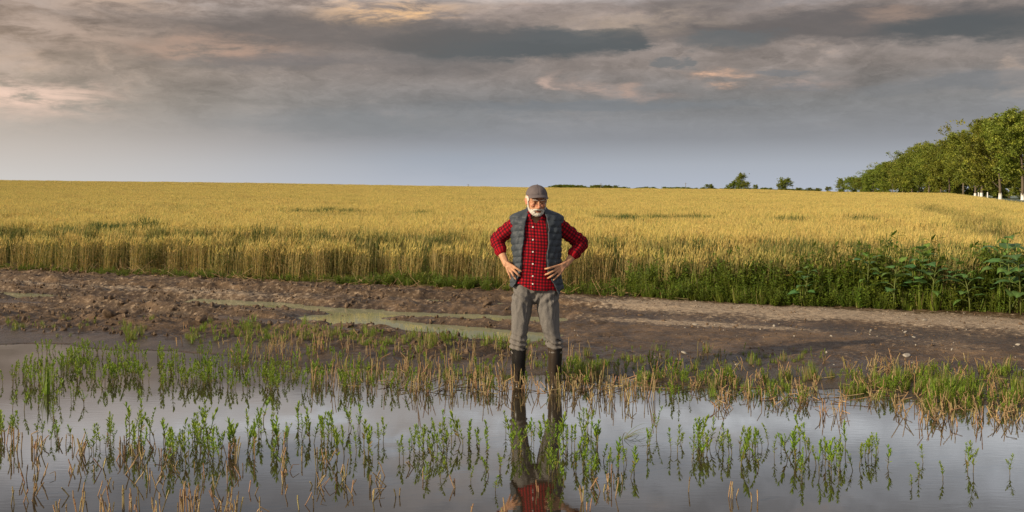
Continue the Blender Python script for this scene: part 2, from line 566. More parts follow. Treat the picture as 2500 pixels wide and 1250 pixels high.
# ------------------------------------------------------------------ ground
def mud_material():
    m, t = mat_new('mud')
    at = t.new('ShaderNodeAttribute', attribute_name='masks')      # r dry, g grass, b field soil
    sep = t.new('ShaderNodeSeparateColor')
    t.put(sep.inputs[0], at.outputs['Color'])
    dry, grs, soil = sep.outputs
    tc = t.new('ShaderNodeTexCoord')
    P = tc.outputs['Object']
    n1 = t.noise(P, 1.6, 8, 0.65)
    n2 = t.noise(P, 14.0, 6, 0.65)
    n3 = t.noise(P, 60.0, 4, 0.6)
    wet = t.ramp(n1, [(.3, (.028, .017, .009)), (.5, (.085, .053, .028)), (.70, (.20, .128, .070))])
    wet = t.mix(t.step(n2, .50, .72), wet, (.20, .125, .068))
    dryc = t.ramp(n2, [(.3, (.20, .145, .10)), (.55, (.36, .28, .20)), (.75, (.50, .40, .29))])
    dm = t.m('ADD', dry, t.m('MULTIPLY', t.m('SUBTRACT', n2, 0.5), 1.3))
    dm = t.step(dm, .18, .62)
    c = t.mix(t.m('MULTIPLY', dm, .9), wet, dryc)
    gp = t.new('ShaderNodeNewGeometry'); sz = t.new('ShaderNodeSeparateXYZ'); t.put(sz.inputs[0], gp.outputs['Position'])
    soak = t.m('SUBTRACT', 1.0, t.step(t.m('ADD', sz.outputs[2], t.m('MULTIPLY', t.m('SUBTRACT', n2, .5), .05)), .035, .105))
    soak = t.m('MULTIPLY', soak, t.m('SUBTRACT', 1.0, t.m('MULTIPLY', dm, .8)))
    c = t.mix(t.m('MULTIPLY', soak, .62), c, (.030, .019, .012))
    c = t.mix(t.m('MULTIPLY', t.step(n3, .64, .70), .35), c, (.36, .29, .20))
    c = t.mix(grs, c, t.mix(n1, (.05, .09, .02), (.10, .13, .035)))
    c = t.mix(soil, c, (.10, .075, .035))
    p = t.new('ShaderNodeBsdfPrincipled')
    t.put(p.inputs['Base Color'], c)
    t.put(p.inputs['Roughness'], t.m('ADD', t.m('SUBTRACT', .60, t.m('MULTIPLY', soak, .28)), t.m('MULTIPLY', t.m('MAXIMUM', dm, soil), .45), clamp=True))
    p.inputs['Specular IOR Level'].default_value = .35
    t.put(p.inputs['Roughness'], t.m('ADD', t.m('SUBTRACT', .60, t.m('MULTIPLY', soak, .28)), t.m('MULTIPLY', t.m('MAXIMUM', dm, soil), .3), clamp=True))
    b = t.new('ShaderNodeBump')
    b.inputs['Strength'].default_value = .8
    b.inputs['Distance'].default_value = .03
    t.put(b.inputs['Height'], t.m('ADD', n2, t.m('MULTIPLY', n3, .4)))
    t.put(p.inputs['Normal'], b.outputs[0])
    o = t.new('ShaderNodeOutputMaterial')
    t.put(o.inputs[0], p.outputs[0])
    return m


def build_ground():
    ys = [-60, -30, -15, -8, -4, 0, 3.0, 4.5, 5.5, 6.4, 7.0]
    y = 7.1
    while y < 20.5:
        ys.append(y); y += 0.022 + 0.0011 * max(0, y - 8)
    st = 0.05
    while y < 8000:
        ys.append(y); y += st; st *= 1.06
    ys = np.array(ys)
    nc = 640
    t = np.linspace(-1, 1, nc)
    half = np.where(ys < 0, 60.0, 4.0 + 0.62 * np.maximum(ys, 0))
    half = np.where((ys >= 0) & (ys < 6.9), 60 - 51.6 * np.clip(ys / 6.9, 0, 1), half)
    X = t[None, :] * half[:, None]
    # wide wings so that the sheet goes on outside the frame
    wing = np.abs(t)[None, :] ** 60
    X = X + np.sign(t)[None, :] * wing * (ys[:, None].clip(0) * 1.6 + 60)
    Y = np.repeat(ys[:, None], nc, 1)
    Z = ground_z(X, Y)
    nr = len(ys)
    me = bpy.data.meshes.new('ground')
    V = np.stack([X, Y, Z], -1).reshape(-1, 3).astype(np.float32)
    i = np.arange(nr - 1)[:, None] * nc + np.arange(nc - 1)[None, :]
    F = np.stack([i, i + 1, i + nc + 1, i + nc], -1).reshape(-1, 4).astype(np.int32)
    me.vertices.add(len(V)); me.vertices.foreach_set('co', V.ravel())
    me.loops.add(F.size); me.loops.foreach_set('vertex_index', F.ravel())
    me.polygons.add(len(F))
    me.polygons.foreach_set('loop_start', np.arange(0, F.size, 4, dtype=np.int32))
    me.polygons.foreach_set('loop_total', np.full(len(F), 4, np.int32))
    me.polygons.foreach_set('use_smooth', np.ones(len(F), bool))
    me.update(); me.validate()
    xf, yf = X.ravel(), Y.ravel()
    s = s_of(xf, yf); d = yf - shore(xf)
    dry = sstep(xf, -0.5, 3.0) * (np.exp(-((s + 1.35 + 0.1 * (xf - 3)) / .75) ** 2) + .85 * np.exp(-((s + 3.25) / .30) ** 2) * sstep(xf, 4.2, 2.4))
    dry = dry + .10 * sstep(xf, -1, 3) * sstep(d, .9, 1.8) + .30 * np.exp(-((s + 2.6) / .28) ** 2) * sstep(xf, -2, -5) + .22 * sstep(xf, 1.5, -2) * sstep(d, 1.2, 2.6)
    dry = np.clip(dry + fbm(xf, yf * 2.2, .9, 3, 21) * .25 * sstep(xf, -2, 2), 0, 1) * sstep(d, .5, 1.4)
    soil = sstep(s, -.05, .3)
    grs = np.where(yf > 25, sstep(xf - (7 + .40 * yf), 0, 3), 0)
    grs = np.maximum(grs, sstep(yf, 275, 300))
    soil = soil * (1 - grs)
    a = me.color_attributes.new('masks', 'FLOAT_COLOR', 'POINT')
    c = np.stack([dry, grs, soil, np.ones_like(dry)], -1).astype(np.float32)
    a.data.foreach_set('color', c.ravel())
    me.materials.append(mud_material())
    o = link('ground', me)
    tag(o, kind='structure')


def water_material(name, murk, ior, rough, wave, refl=1.0):
    m, t = mat_new(name)
    tc = t.new('ShaderNodeTexCoord')
    P = tc.outputs['Object']
    big = t.noise(P, .45, 3, .5)
    n = t.noise(t.scalevec(P, (1.0, 3.4, 1.0)), 7.0, 4, .55, .3)
    n2 = t.noise(t.scalevec(P, (1.0, 2.0, 1.0)), 1.1, 2, .5)
    calm = t.step(big, .38, .62)
    h = t.m('ADD', t.m('MULTIPLY', n, t.m('ADD', .25, calm)), t.m('MULTIPLY', n2, 1.2))
    b = t.new('ShaderNodeBump')
    b.inputs['Strength'].default_value = wave
    b.inputs['Distance'].default_value = .02
    t.put(b.inputs['Height'], h)
    fr = t.new('ShaderNodeFresnel')
    fr.inputs[0].default_value = ior
    t.put(fr.inputs['Normal'], b.outputs[0])
    dif = t.new('ShaderNodeBsdfDiffuse')
    silt = t.noise(P, 2.3, 5, .6)
    t.put(dif.inputs[0], t.mix(silt, tuple(v * .8 for v in murk), tuple(v * 1.25 for v in murk)))
    gl = t.new('ShaderNodeBsdfGlossy')
    gl.inputs['Color'].default_value = (.95, .98, 1.0, 1)
    gl.inputs['Roughness'].default_value = rough
    t.put(gl.inputs['Normal'], b.outputs[0])
    ms = t.new('ShaderNodeMixShader')
    t.put(ms.inputs[0], t.m('MULTIPLY', fr.outputs[0], refl))
    t.put(ms.inputs[1], dif.outputs[0]); t.put(ms.inputs[2], gl.outputs[0])
    o = t.new('ShaderNodeOutputMaterial')
    t.put(o.inputs[0], ms.outputs[0])
    return m


def build_water():
    me = bpy.data.meshes.new('water')
    ys = [-60, -20, 0, 4, 8, 12, 17]
    v = []; f = []
    for y in ys:
        hi = 45 if y < 6 else 16
        for k in range(9):
            x = -45 + (45 + hi) * k / 8
            if y >= 12: x = -45 + 40 * k / 8
            v.append((x, y, 0.0))
    for r in range(len(ys) - 1):
        for k in range(8):
            f.append((r * 9 + k, r * 9 + k + 1, (r + 1) * 9 + k + 1, (r + 1) * 9 + k))
    me.from_pydata(v, [], f)
    me.materials.append(water_material('flood_water', (.034, .026, .016), 2.4, .002, .009))
    tag(link('water', me), kind='structure')
    # green milky puddles lying in the ruts
    pm = water_material('puddle_water', (.27, .275, .16), 1.55, .02, .02, .85)

    LVL = .036
    st = .045
    gx = np.arange(-12.5, 1.3, st); gy = np.arange(10.8, 19.5, st)
    X, Y = np.meshgrid(gx, gy)
    G = ground_z(X, Y)
    dA = polydist(X, Y, RUT_A)[0]; dB = polydist(X, Y, RUT_B)[0]; dC = polydist(X, Y, RUT_C)[0]; dD = polydist(X, Y, RUT_D)[0]
    free = np.ones(X.shape, bool)
    for reg in (((np.minimum(dA, dB) < .85) & (X > -4.9) & (X < 1.0)), ((dA < .8) & (X < -6.4)), ((dC < .45) & (X > -1.5) & (X < .6)), ((dD < .5) & (X > -3.8) & (X < -1.8))):
        ok = reg & free & (G < LVL + .012)
        free &= ~reg
        cell = ok[:-1, :-1] | ok[1:, :-1] | ok[:-1, 1:] | ok[1:, 1:]
        jj, ii = np.nonzero(cell)
        if len(jj) == 0: continue
        nc = X.shape[1]
        F = np.stack([jj * nc + ii, jj * nc + ii + 1, (jj + 1) * nc + ii + 1, (jj + 1) * nc + ii], -1)
        used, inv = np.unique(F, return_inverse=True)
        V = np.stack([X.ravel()[used], Y.ravel()[used], np.full(len(used), LVL)], -1)
        m_ = bpy.data.meshes.new('puddle')
        m_.from_pydata(V.tolist(), [], inv.reshape(-1, 4).tolist())
        m_.materials.append(pm)
        tag(link('puddle', m_), kind='structure')

build_ground()
build_water()

# ------------------------------------------------------------------ wheat
R = random.Random(4)
M_WHEAT = plant_mat('wheat_plant', .36, .6, green=(.065, .125, .030), jitter=.46, hue=.02, inst=.2)
M_GREEN = plant_mat('green_leaf', .32, .5, green=(.16, .17, .03), jitter=.5)
M_STRAW = plant_mat('straw', .05, .6, green=(.12, .14, .03), jitter=.5)
M_BARK = plant_mat('bark', 0, .85, jitter=.2, tint=False)
M_TREE = plant_mat('tree_leaf', .30, .55, green=(.10, .12, .02), jitter=.55, tint=False)


def wheat_tuft(seed, n, rad_, h0, h1, low=True, heads=True):
    r = random.Random(seed); mb = MB()
    for i in range(n):
        a = r.uniform(0, 2 * PI); q = rad_ * math.sqrt(r.random())
        x, y = q * math.cos(a), q * math.sin(a)
        h = r.uniform(h0, h1)
        lean = Vector((r.gauss(.02, .055), r.gauss(0, .05), 0))
        p0 = Vector((x, y, 0 if low else h * .45)); p1 = Vector((x, y, h)) + lean * h * 1.2
        pm = (p0 + p1) / 2 - lean * h * .15
        k = r.random()
        straw = (.64 + .12 * k, .50 + .09 * k, .24) if r.random() < .75 else (.22, .22, .07)
        wd = .0040 if low else .0038
        for (dx, dy) in ((1, 0), (0, 1)) if low else ((1, 0),):
            s_ = Vector((dx, dy, 0)) * wd * .75
            mb.add([tuple(p0 - s_), tuple(p0 + s_), tuple(pm + s_), tuple(pm - s_), tuple(p1 + s_ * .7), tuple(p1 - s_ * .7)], [(0, 1, 2, 3), (3, 2, 4, 5)], straw)
        # ear, nodding a little
        d = Vector((lean.x * 3 + r.gauss(.12, .18), lean.y * 3 + r.gauss(0, .18), 1)).normalized()
        L = r.uniform(.07, .10); w = r.uniform(.011, .015)
        g = r.random()
        hc = (.69 + .13 * g, .54 + .10 * g, .17 + .04 * g) if r.random() < .84 else (.30, .32, .09)
        side = d.cross(Vector((r.random() - .5, r.random() - .5, .1))).normalized(); s2 = d.cross(side)
        c0 = p1; c1 = p1 + d * L * .45; c2 = p1 + d * L
        vv = [tuple(c0), tuple(c1 + side * w * .5), tuple(c1 + s2 * w * .5), tuple(c1 - side * w * .5), tuple(c1 - s2 * w * .5), tuple(c2)]
        mb.add(vv, [(0, 1, 2), (0, 2, 3), (0, 3, 4), (0, 4, 1), (5, 2, 1), (5, 3, 2), (5, 4, 3), (5, 1, 4)], hc)
        # awns
        for j in range(4 if low else 3):
            b0 = c1.lerp(c2, r.random()); o = side.lerp(s2, r.random()) * r.choice((-1, 1))
            e = b0 + d * r.uniform(.05, .08) + o * r.uniform(.008, .028)
            s_ = o.cross(d).normalized() * .0016
            mb.add([tuple(b0 - s_), tuple(b0 + s_), tuple(e)], [(0, 1, 2)], (hc[0] * 1.15, hc[1] * 1.15, hc[2] * 1.2))
        # leaves
        if low or r.random() < .5:
            for j in range(2 if low else 1):
                b = p0.lerp(p1, r.uniform(.15, .85) if low else r.uniform(.5, .9))
                aa = r.uniform(0, 2 * PI)
                gc = (.09, .14, .03) if r.random() < .28 else ((.30, .25, .09) if r.random() < .6 else (.38, .28, .13))
                mb.leaf(b, (math.cos(aa) * .5, math.sin(aa) * .5, 1), (math.cos(aa + 1.5), math.sin(aa + 1.5), 0.2), r.uniform(.12, .24), r.uniform(.008, .013), gc, bend=r.uniform(.6, 2.4), shape=(.6, 1, .7, 0))
    return mb.mesh('wheat_tuft', [M_WHEAT])


def build_wheat():
    near = [wheat_tuft(100 + i, 34, .17, .50, .63) for i in range(7)]
    topm = [wheat_tuft(200 + i, 60, .30, .56, .70, low=False) for i in range(6)]
    far = [wheat_tuft(300 + i, 130, .75, .56, .70, low=False) for i in range(4)]
    meshes = near + topm + far
    rng = np.random.default_rng(5)
    P = []; V_ = []; S = []; T = []
    TR = [[(13.8, 21.5), (15.2, 25.2), (17.5, 35), (25, 60), (52, 150)]]
    tram = [[(8.9, 18.6), (10.5, 22.5), (12.3, 27), (14.6, 33), (17.5, 42), (22, 55)], [(15.9, 31.5), (19, 40), (23, 50)],
            [(23.5, 120), (33, 150), (50, 190), (70, 235)], [(27.5, 120), (37, 150), (54, 190), (74, 235)],
            [(-14, 120), (-4, 128), (6, 130)], [(-4, 112), (4, 114), (12, 116)]]
    holes = [(3.4, 1.1, 30.8, .9), (5.2, .7, 30.6, .7), (12.9, .5, 24.5, .5), (-7.1, 1.6, 38.5, 1.0), (-3.2, 1.2, 37.5, .8), (7.7, .55, 28, .7), (9.5, .45, 28, .6), (10.3, .35, 23.5, .4), (-8.2, 1.0, 21.9, .45), (-8.9, .9, 24.2, .5)]

    def add(y0, y1, dens, vids, scl, jit=.15):
        area = 0
        ny = max(2, int((y1 - y0) / .5))
        ysl = np.linspace(y0, y1, ny + 1)
        for a, b in zip(ysl[:-1], ysl[1:]):
            ym = (a + b) / 2
            hw = .56 * ym + 2.0
            n = int(dens * 2 * hw * (b - a))
            x = rng.uniform(-hw, hw, n); y = rng.uniform(a, b, n)
            yield x, y, vids, scl, jit

    def emit(x, y, vids, sc, hmul, tint):
        n = len(x)
        if n == 0: return
        z = ground_z(x, y) - .01
        P.append(np.stack([x, y, z], -1))
        V_.append(rng.choice(vids, n))
        s = rng.normal(1, .10 if sc is not None and np.mean(y) < 25 and len(vids) == 7 else .05, n).clip(.75, 1.25)
        S.append(np.stack([np.full(n, sc), np.full(n, sc), s * hmul], -1))
        T.append(tint)
    green_f = lambda x, y: np.clip(fbm(x, y, .35, 3, 15) * 1.3 - .12, 0, 1) * .55
    # front strip seen from the side, then the top surface in coarser and coarser patches
    for x, y, vids, sc, j in add(10.5, 33, 12.5, None, 1.0):
        s = s_of(x, y) + fbm(x, y, .5, 2, 2) * .25
        gap = (s > 1.3) & (s < 1.9) & (x < 7.5)
        m = (s > .12) & (s < 3.3) & ~(gap & (rng.random(len(x)) < .93))
        hm = np.where(s < 1.3, .98 + .04 * fbm(x, y, 1.2, 2, 4), 1.12)
        behind = np.exp(-((s - 2.2) / .28) ** 2) * .95
        tint = np.clip(behind * (.4 + .6 * (fbm(x, y, .7, 2, 12) > -.2)) + green_f(x, y) * .3 + .35 * sstep(x, 1.5, 4.5) * (s < 1.2), 0, .85)
        emit(x[m], y[m], range(0, 7), 1.0, hm[m], tint[m])

    def trim(x, y, keepr):
        s = s_of(x, y)
        keep = (s > 3.0) & (x < 7 + .40 * y + 1.0 * fbm(x, y, .05, 2, 5))
        tint = green_f(x, y) * .4
        hm = 1.13 * (1 + .05 * fbm(x, y, .5, 2, 6) + .05 * fbm(x, y, .12, 2, 16))
        for ti, tr in enumerate(tram):
            d, _ = polydist(x, y, tr)
            w = .42 if ti == 0 else .25
            keep &= ~((d < w) & (ti != 1) & (rng.random(len(x)) < .95))
            tint = np.maximum(tint, (.4 if ti == 0 else .25) * np.exp(-((d - w) / .25) ** 2))
        for (hx, hw, hy, hh) in holes:
            q = ((x - hx) / hw) ** 2 + ((y - hy) / hh) ** 2 + fbm(x, y, 1.3, 2, 23) * .5
            hm = np.where(q < 1, hm * 1.03, hm)
            tint = np.where(q < 1.1, .95, tint)
        return keep, tint, hm
    for rng_y, dens, vids, sc in (((13, 34), 8.5, range(7, 13), 1.0), ((34, 62), 5.0, range(7, 13), 1.2), ((62, 120), 1.15, range(13, 17), 1.0), ((120, 285), .36, range(13, 17), 1.8)):
        for x, y, v_, _, _ in add(rng_y[0], rng_y[1], dens, None, sc):
            k, t_, h_ = trim(x, y, 1)
            emit(x[k], y[k], vids, sc, h_[k], t_[k])
    P = np.concatenate(P); V_ = np.concatenate(V_); S = np.concatenate(S); T = np.concatenate(T)
    rz = rng.uniform(-.5, .5, len(P))
    rots = np.stack([rng.normal(0, .035, len(P)), rng.normal(.04, .035, len(P)), rz], -1)
    o = scatter('wheat', meshes, P, rots, S, V_, T, label='dense ripening golden wheat filling the whole field to the skyline')
    print('wheat', len(P))
    # the thick of the crop seen between the ears (stalks and leaves merged into one uneven surface)
    m, t = mat_new('wheat_mass')
    tc = t.new('ShaderNodeTexCoord')
    n1 = t.noise(t.scalevec(tc.outputs['Object'], (1, .6, 1)), 2.5, 6, .7)
    n2 = t.noise(tc.outputs['Object'], .06, 4, .6)
    c = t.ramp(n1, [(.3, (.17, .13, .035)), (.5, (.36, .28, .08)), (.7, (.54, .42, .13))])
    c = t.mix(t.step(n2, .45, .7), c, (.23, .20, .05))
    p = t.new('ShaderNodeBsdfPrincipled'); t.put(p.inputs['Base Color'], c); p.inputs['Roughness'].default_value = .8
    p.inputs['Specular IOR Level'].default_value = .1
    b = t.new('ShaderNodeBump'); b.inputs['Strength'].default_value = .8; b.inputs['Distance'].default_value = .12
    t.put(b.inputs['Height'], n1); t.put(p.inputs['Normal'], b.outputs[0])
    oo = t.new('ShaderNodeOutputMaterial'); t.put(oo.inputs[0], p.outputs[0])
    ys = []; y = 14.0; st = .35
    while y < 290: ys.append(y); y += st; st *= 1.012
    nc = 300
    X = np.linspace(-1, 1, nc)[None, :] * (.62 * np.array(ys)[:, None] + 3)
    Y = np.repeat(np.array(ys)[:, None], nc, 1)
    Z = ground_z(X, Y) + .52 + .05 * fbm(X, Y, 1.3, 3, 71) + .10 * sstep(Y, 60, 200)
    okv = (s_of(X, Y) > 3.4) & (X < 6.6 + .40 * Y)
    for tr in tram[:1]:
        d, _ = polydist(X, Y, tr); Z = np.where(d < .5, ground_z(X, Y) + .05, Z)
    nr = len(ys)
    i = np.arange(nr - 1)[:, None] * nc + np.arange(nc - 1)[None, :]
    F = np.stack([i, i + 1, i + nc + 1, i + nc], -1).reshape(-1, 4)
    okf = okv.ravel()[F].all(1)
    me = bpy.data.meshes.new('wheat_understorey')
    me.from_pydata(np.stack([X, Y, Z], -1).reshape(-1, 3).tolist(), [], F[okf].tolist())
    me.polygons.foreach_set('use_smooth', np.ones(len(me.polygons), bool))
    me.materials.append(m)
    q = link('wheat_thicket', me, o)
    tag(q, kind='stuff')


build_wheat()
# ------------------------------------------------------------------ low plants
def rnd_green(r, k=1.0):
    a = r.random()
    return ((.14 + .12 * a) * k, (.245 + .10 * a) * k, (.024 + .014 * a) * k)


def sprout_meshes(seed, h=.2, pairs=8, lw=.012, ll=.034, spread=1.0):
    """upright leafy seedling: bare lower stem, pairs of pointed oval leaves crowding to the tip"""
    r = random.Random(seed)
    st = MB(); lf = MB()
    lx, ly = r.gauss(0, .10), r.gauss(0, .10)
    pts = [Vector((0, 0, -.09))]
    for i in range(1, 6):
        t = i / 5
        pts.append(Vector((lx * h * t * t + r.gauss(0, .003), ly * h * t * t + r.gauss(0, .003), h * t)))
    st.tube(pts, [.0030, .0028, .0025, .0021, .0018, .0012], [(.16, .13, .05), (.16, .13, .05), (.13, .15, .04), (.11, .17, .03), (.1, .18, .03), (.1, .2, .03)], 4)

    def at(t):
        f = t * 5; i = min(4, int(f)); return pts[i].lerp(pts[i + 1], f - i)
    for k in range(pairs):
        t = .22 + .76 * (k + .5 * r.random()) / pairs
        if r.random() < .08: continue
        b = at(t); ph = k * PI / 2 + r.gauss(0, .35)
        for sgn in (0, PI):
            if r.random() < .08: continue
            aa = ph + sgn
            L = ll * (1.05 - .25 * abs(t - .6)) * r.uniform(.75, 1.2)
            up = .55 + t * 1.5
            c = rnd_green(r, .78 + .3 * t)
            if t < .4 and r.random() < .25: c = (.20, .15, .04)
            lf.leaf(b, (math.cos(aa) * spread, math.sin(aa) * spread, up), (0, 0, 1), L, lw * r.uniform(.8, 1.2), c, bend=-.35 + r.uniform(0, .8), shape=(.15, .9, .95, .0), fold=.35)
    top = pts[-1]
    for k in range(5):
        aa = k * 1.257 + r.random()
        lf.leaf(top - Vector((0, 0, .004)), (math.cos(aa) * .45, math.sin(aa) * .45, 1), (0, 0, 1), ll * r.uniform(.55, .85), lw * .8, rnd_green(r, 1.2), bend=-.3, shape=(.3, 1, .8, 0), fold=.4)
    if r.random() < .45:                                    # a side shoot
        b = at(r.uniform(.25, .5)); aa = r.uniform(0, 2 * PI)
        d = Vector((math.cos(aa) * .7, math.sin(aa) * .7, 1)).normalized(); L = h * r.uniform(.25, .4)
        e = b + d * L * .6 + Vector((0, 0, L * .35))
        st.tube([b, b + d * L * .55, e], [.0016, .0014, .001], (.12, .17, .04), 3)
        for k in range(4):
            bb = b.lerp(e, .35 + .65 * k / 3); a2 = k * 1.6 + r.random()
            for sgn in (0, PI):
                lf.leaf(bb, (math.cos(a2 + sgn), math.sin(a2 + sgn), 1.3), (0, 0, 1), ll * r.uniform(.6, .9), lw * .85, rnd_green(r), bend=-.2, shape=(.2, 1, .9, 0), fold=.35)
    return st, lf


M_LEAF = M_GREEN
SPR = []
for i in range(9):
    st, lf = sprout_meshes(500 + i, h=[.15, .19, .22, .26, .17, .21, .24, .13, .28][i], pairs=[8, 10, 11, 12, 8, 10, 12, 7, 13][i], lw=.0112 + .0012 * (i % 3), ll=.032 + .003 * (i % 4))
    SPR.append((st.mesh('seedling_stem', [M_LEAF]), lf.mesh('seedling_foliage', [M_LEAF]), [.15, .19, .22, .26, .17, .21, .24, .13, .28][i]))
    st.add(lf.v, lf.f, lf.c)
    SPR[-1] += (st.mesh('seedling_whole', [M_LEAF]),)

R = random.Random(77)
# clusters read off the photograph: u0, u1, v0, v1 (where they rise from the water), how many, height, where they stand
NEAR = [
    (2, 52, 1040, 1072, 9, .20, 'beside stubble tufts at the frame edge', 0),
    (95, 185, 1050, 1078, 8, .16, 'in the loose row behind the split stubble tuft', 0),
    (212, 275, 1062, 1100, 10, .19, 'in the dense bunch behind reddish bent stubble', 0),
    (276, 360, 1040, 1110, 13, .23, 'in the tall bunch behind reddish bent stubble', 0),
    (378, 412, 1070, 1100, 5, .21, 'beside the big thicket', 0),
    (414, 470, 1080, 1125, 16, .19, 'on the sunny half of the big thicket', 0),
    (470, 522, 1080, 1132, 16, .20, 'on the shaded half of the big thicket', 0),
    (462, 500, 1030, 1062, 4, .19, 'loosely behind the big thicket', 0),
    (525, 620, 1070, 1120, 15, .21, 'among reddish straw beside the big thicket', 0),
    (632, 732, 1040, 1078, 17, .19, 'in the wide bunch behind the propped straw', 0),
    (636, 700, 1090, 1130, 6, .15, 'low between the upright single straws', 0),
    (760, 800, 1070, 1100, 8, .24, 'in the leafy column beside the long straw', 0),
    (805, 900, 1060, 1120, 13, .21, 'in the loose bunch past the leafy column', 0),
    (905, 985, 1060, 1130, 9, .20, 'in the thin bunch before the cloud reflection', 0),
    (1005, 1080, 1075, 1105, 14, .18, 'in the bunch in the pinkish cloud reflection', 0),
    (1035, 1120, 1110, 1165, 9, .13, 'low in front of the cloud reflection bunch', 0),
    (1085, 1120, 1060, 1090, 8, .20, 'in the bushy column before the man', 0),
    (1130, 1190, 1065, 1095, 10, .20, 'in the twin columns before the man', 0),
    (1150, 1230, 1140, 1185, 6, .13, 'scattered low beside the man\'s reflected body', 0),
    (1232, 1300, 1070, 1120, 12, .19, 'across the reflection of the sunlit boot', 0),
    (1322, 1372, 1060, 1100, 9, .19, 'across the reflection of the shaded boot', 0),
    (1335, 1440, 1120, 1172, 17, .17, 'in the front thicket beside the reflected torso', 0),
    (1385, 1470, 1060, 1110, 13, .20, 'behind the front thicket', 0),
    (1445, 1560, 1120, 1165, 15, .16, 'at the far end of the front thicket', 0),
    (1585, 1612, 1060, 1092, 4, .19, 'beside the drooping grass clump', 0),
    (1642, 1690, 1090, 1120, 6, .17, 'just past the drooping grass clump', 0),
    (1700, 1745, 1080, 1115, 13, .22, 'in the thick bunch past the drooping grass', 0),
    (1746, 1782, 1090, 1125, 7, .18, 'tucked behind the thick tall bunch', 0),
    (1790, 1832, 1085, 1115, 7, .17, 'in the small bunch midway', 0),
    (1842, 1935, 1085, 1120, 14, .17, 'in the long low row midway', 0),
    (1938, 2010, 1095, 1150, 11, .19, 'in the bushy patch before the calm water', 0),
    (2012, 2080, 1090, 1140, 11, .19, 'in the last big bunch before calm water', 0),
    (2085, 2180, 1100, 1150, 10, .18, 'thinly spaced at the calm water\'s rim', 0),
    (2232, 2300, 1135, 1175, 5, .12, 'almost drowned in the open calm water', 0),
    (2355, 2375, 1130, 1160, 3, .19, 'standing alone in the open calm water', 0),
    (2462, 2480, 1150, 1165, 1, .11, 'by itself in the water past all the other seedlings', 0),
    (30, 60, 985, 1000, 2, .17, 'right beside the grass clump in the water', 0),
    (84, 210, 960, 992, 9, .17, 'spaced out behind the loose row', 0),
    (250, 262, 955, 975, 2, .16, 'in quiet water well past the grass clump', 0),
]
SIZE_W = ['very small', 'short', 'medium', 'tall', 'very tall']
seed_pts = []
proto = []
count = 0
for (u0, u1, v0, v1, n, h, where, _) in NEAR:
    items = []
    for k in range(n):
        u = R.uniform(u0 - 6, u1 + 6); v = R.triangular(v0 - 22, v1 + 26, (v0 + v1) / 2)
        items.append((u, v))
    items.sort(key=lambda q: abs(q[0] - 1308))
    for k, (u, v) in enumerate(items):
        x, y = px(u, v)
        i = R.randrange(len(SPR))
        stem, fol, hh, whole = SPR[i]
        sc = h * R.triangular(.32, 1.12, .72) / hh
        root = empty('water_seedling', (x, y, 0), R.uniform(0, 6.28))
        root.scale = (1.0 * (.5 + .5 * sc), 1.0 * (.5 + .5 * sc), sc)
        root.rotation_euler[0] = R.gauss(0, .11); root.rotation_euler[1] = R.gauss(0, .14)
        link('stem', stem, root); link('foliage', fol, root)
        pos = '' if n == 1 else ', %s of the bunch counted outwards from the man' % ORD[k]
        w = where.split()
        lab = 'green seedling ' + where
        if n > 1:
            lab = lab + ', ' + ORD[k] + ' from the man'
        tag(root, lab, 'seedling', 'leafy seedlings standing in the water')
        count += 1
print('seedlings', count)

# rows further back: too many to tell apart
FARROWS = [(0, 130, 900, 950, 46, .17), (130, 330, 895, 945, 56, .16), (310, 640, 900, 955, 120, .16), (640, 900, 900, 958, 90, .16),
           (900, 1240, 920, 962, 60, .14), (0, 620, 862, 902, 80, .13), (600, 1240, 870, 915, 70, .13), (1280, 1480, 900, 950, 45, .15), (1390, 1720, 905, 948, 60, .13),
           (1600, 2500, 935, 990, 110, .12), (2150, 2500, 985, 1020, 30, .12), (20, 640, 860, 880, 60, .15)]
PP = []; RR_ = []; SS = []; VV = []; TT = []
for (u0, u1, v0, v1, n, h) in FARROWS:
    # they come in knots
    for q in range(max(2, n // 4)):
        cu, cv = R.uniform(u0, u1), R.uniform(v0, v1)
        for k in range(4):
            u = cu + R.gauss(0, 11); v = cv + R.gauss(0, 3.5)
            x, y = px(u, v)
            i = R.randrange(len(SPR)); sc = h * R.uniform(.5, 1.1) / SPR[i][2]
            PP.append((x, y, max(0, gz(x, y)))); RR_.append((R.gauss(0, .08), R.gauss(0, .1), R.uniform(0, 6.28)))
            SS.append((.5 + .5 * sc, .5 + .5 * sc, sc)); VV.append(i); TT.append(R.uniform(0, .25))
scatter('seedling_row', [s[3] for s in SPR], PP, RR_, SS, VV, TT, label='dense band of leafy green seedlings along the far shore of the flood')


def grass_mesh(seed, n, h, w=.004, spread=.5, brown=.1, name='grass_tuft'):
    r = random.Random(seed); mb = MB()
    for i in range(n):
        a = r.uniform(0, 2 * PI); q = r.random() ** .7
        L = h * r.uniform(.55, 1.1)
        c = rnd_green(r, .8) if r.random() > brown else (.36, .27, .13)
        mb.leaf((math.cos(a) * .03 * q, math.sin(a) * .03 * q, -.02), (math.cos(a) * q * spread, math.sin(a) * q * spread, 1), (0, 0, 1) if q > .1 else (1, 0, 0), L, w * r.uniform(.8, 1.3), c, bend=-r.uniform(.0, .5) - q * .9 * r.random(), shape=(.7, 1, .9, .6, 0))
    return mb


GR = [grass_mesh(600 + i, 26, [.09, .13, .17, .11][i], .0045, .75, .12).mesh('grass_tuft', [M_GREEN]) for i in range(4)]
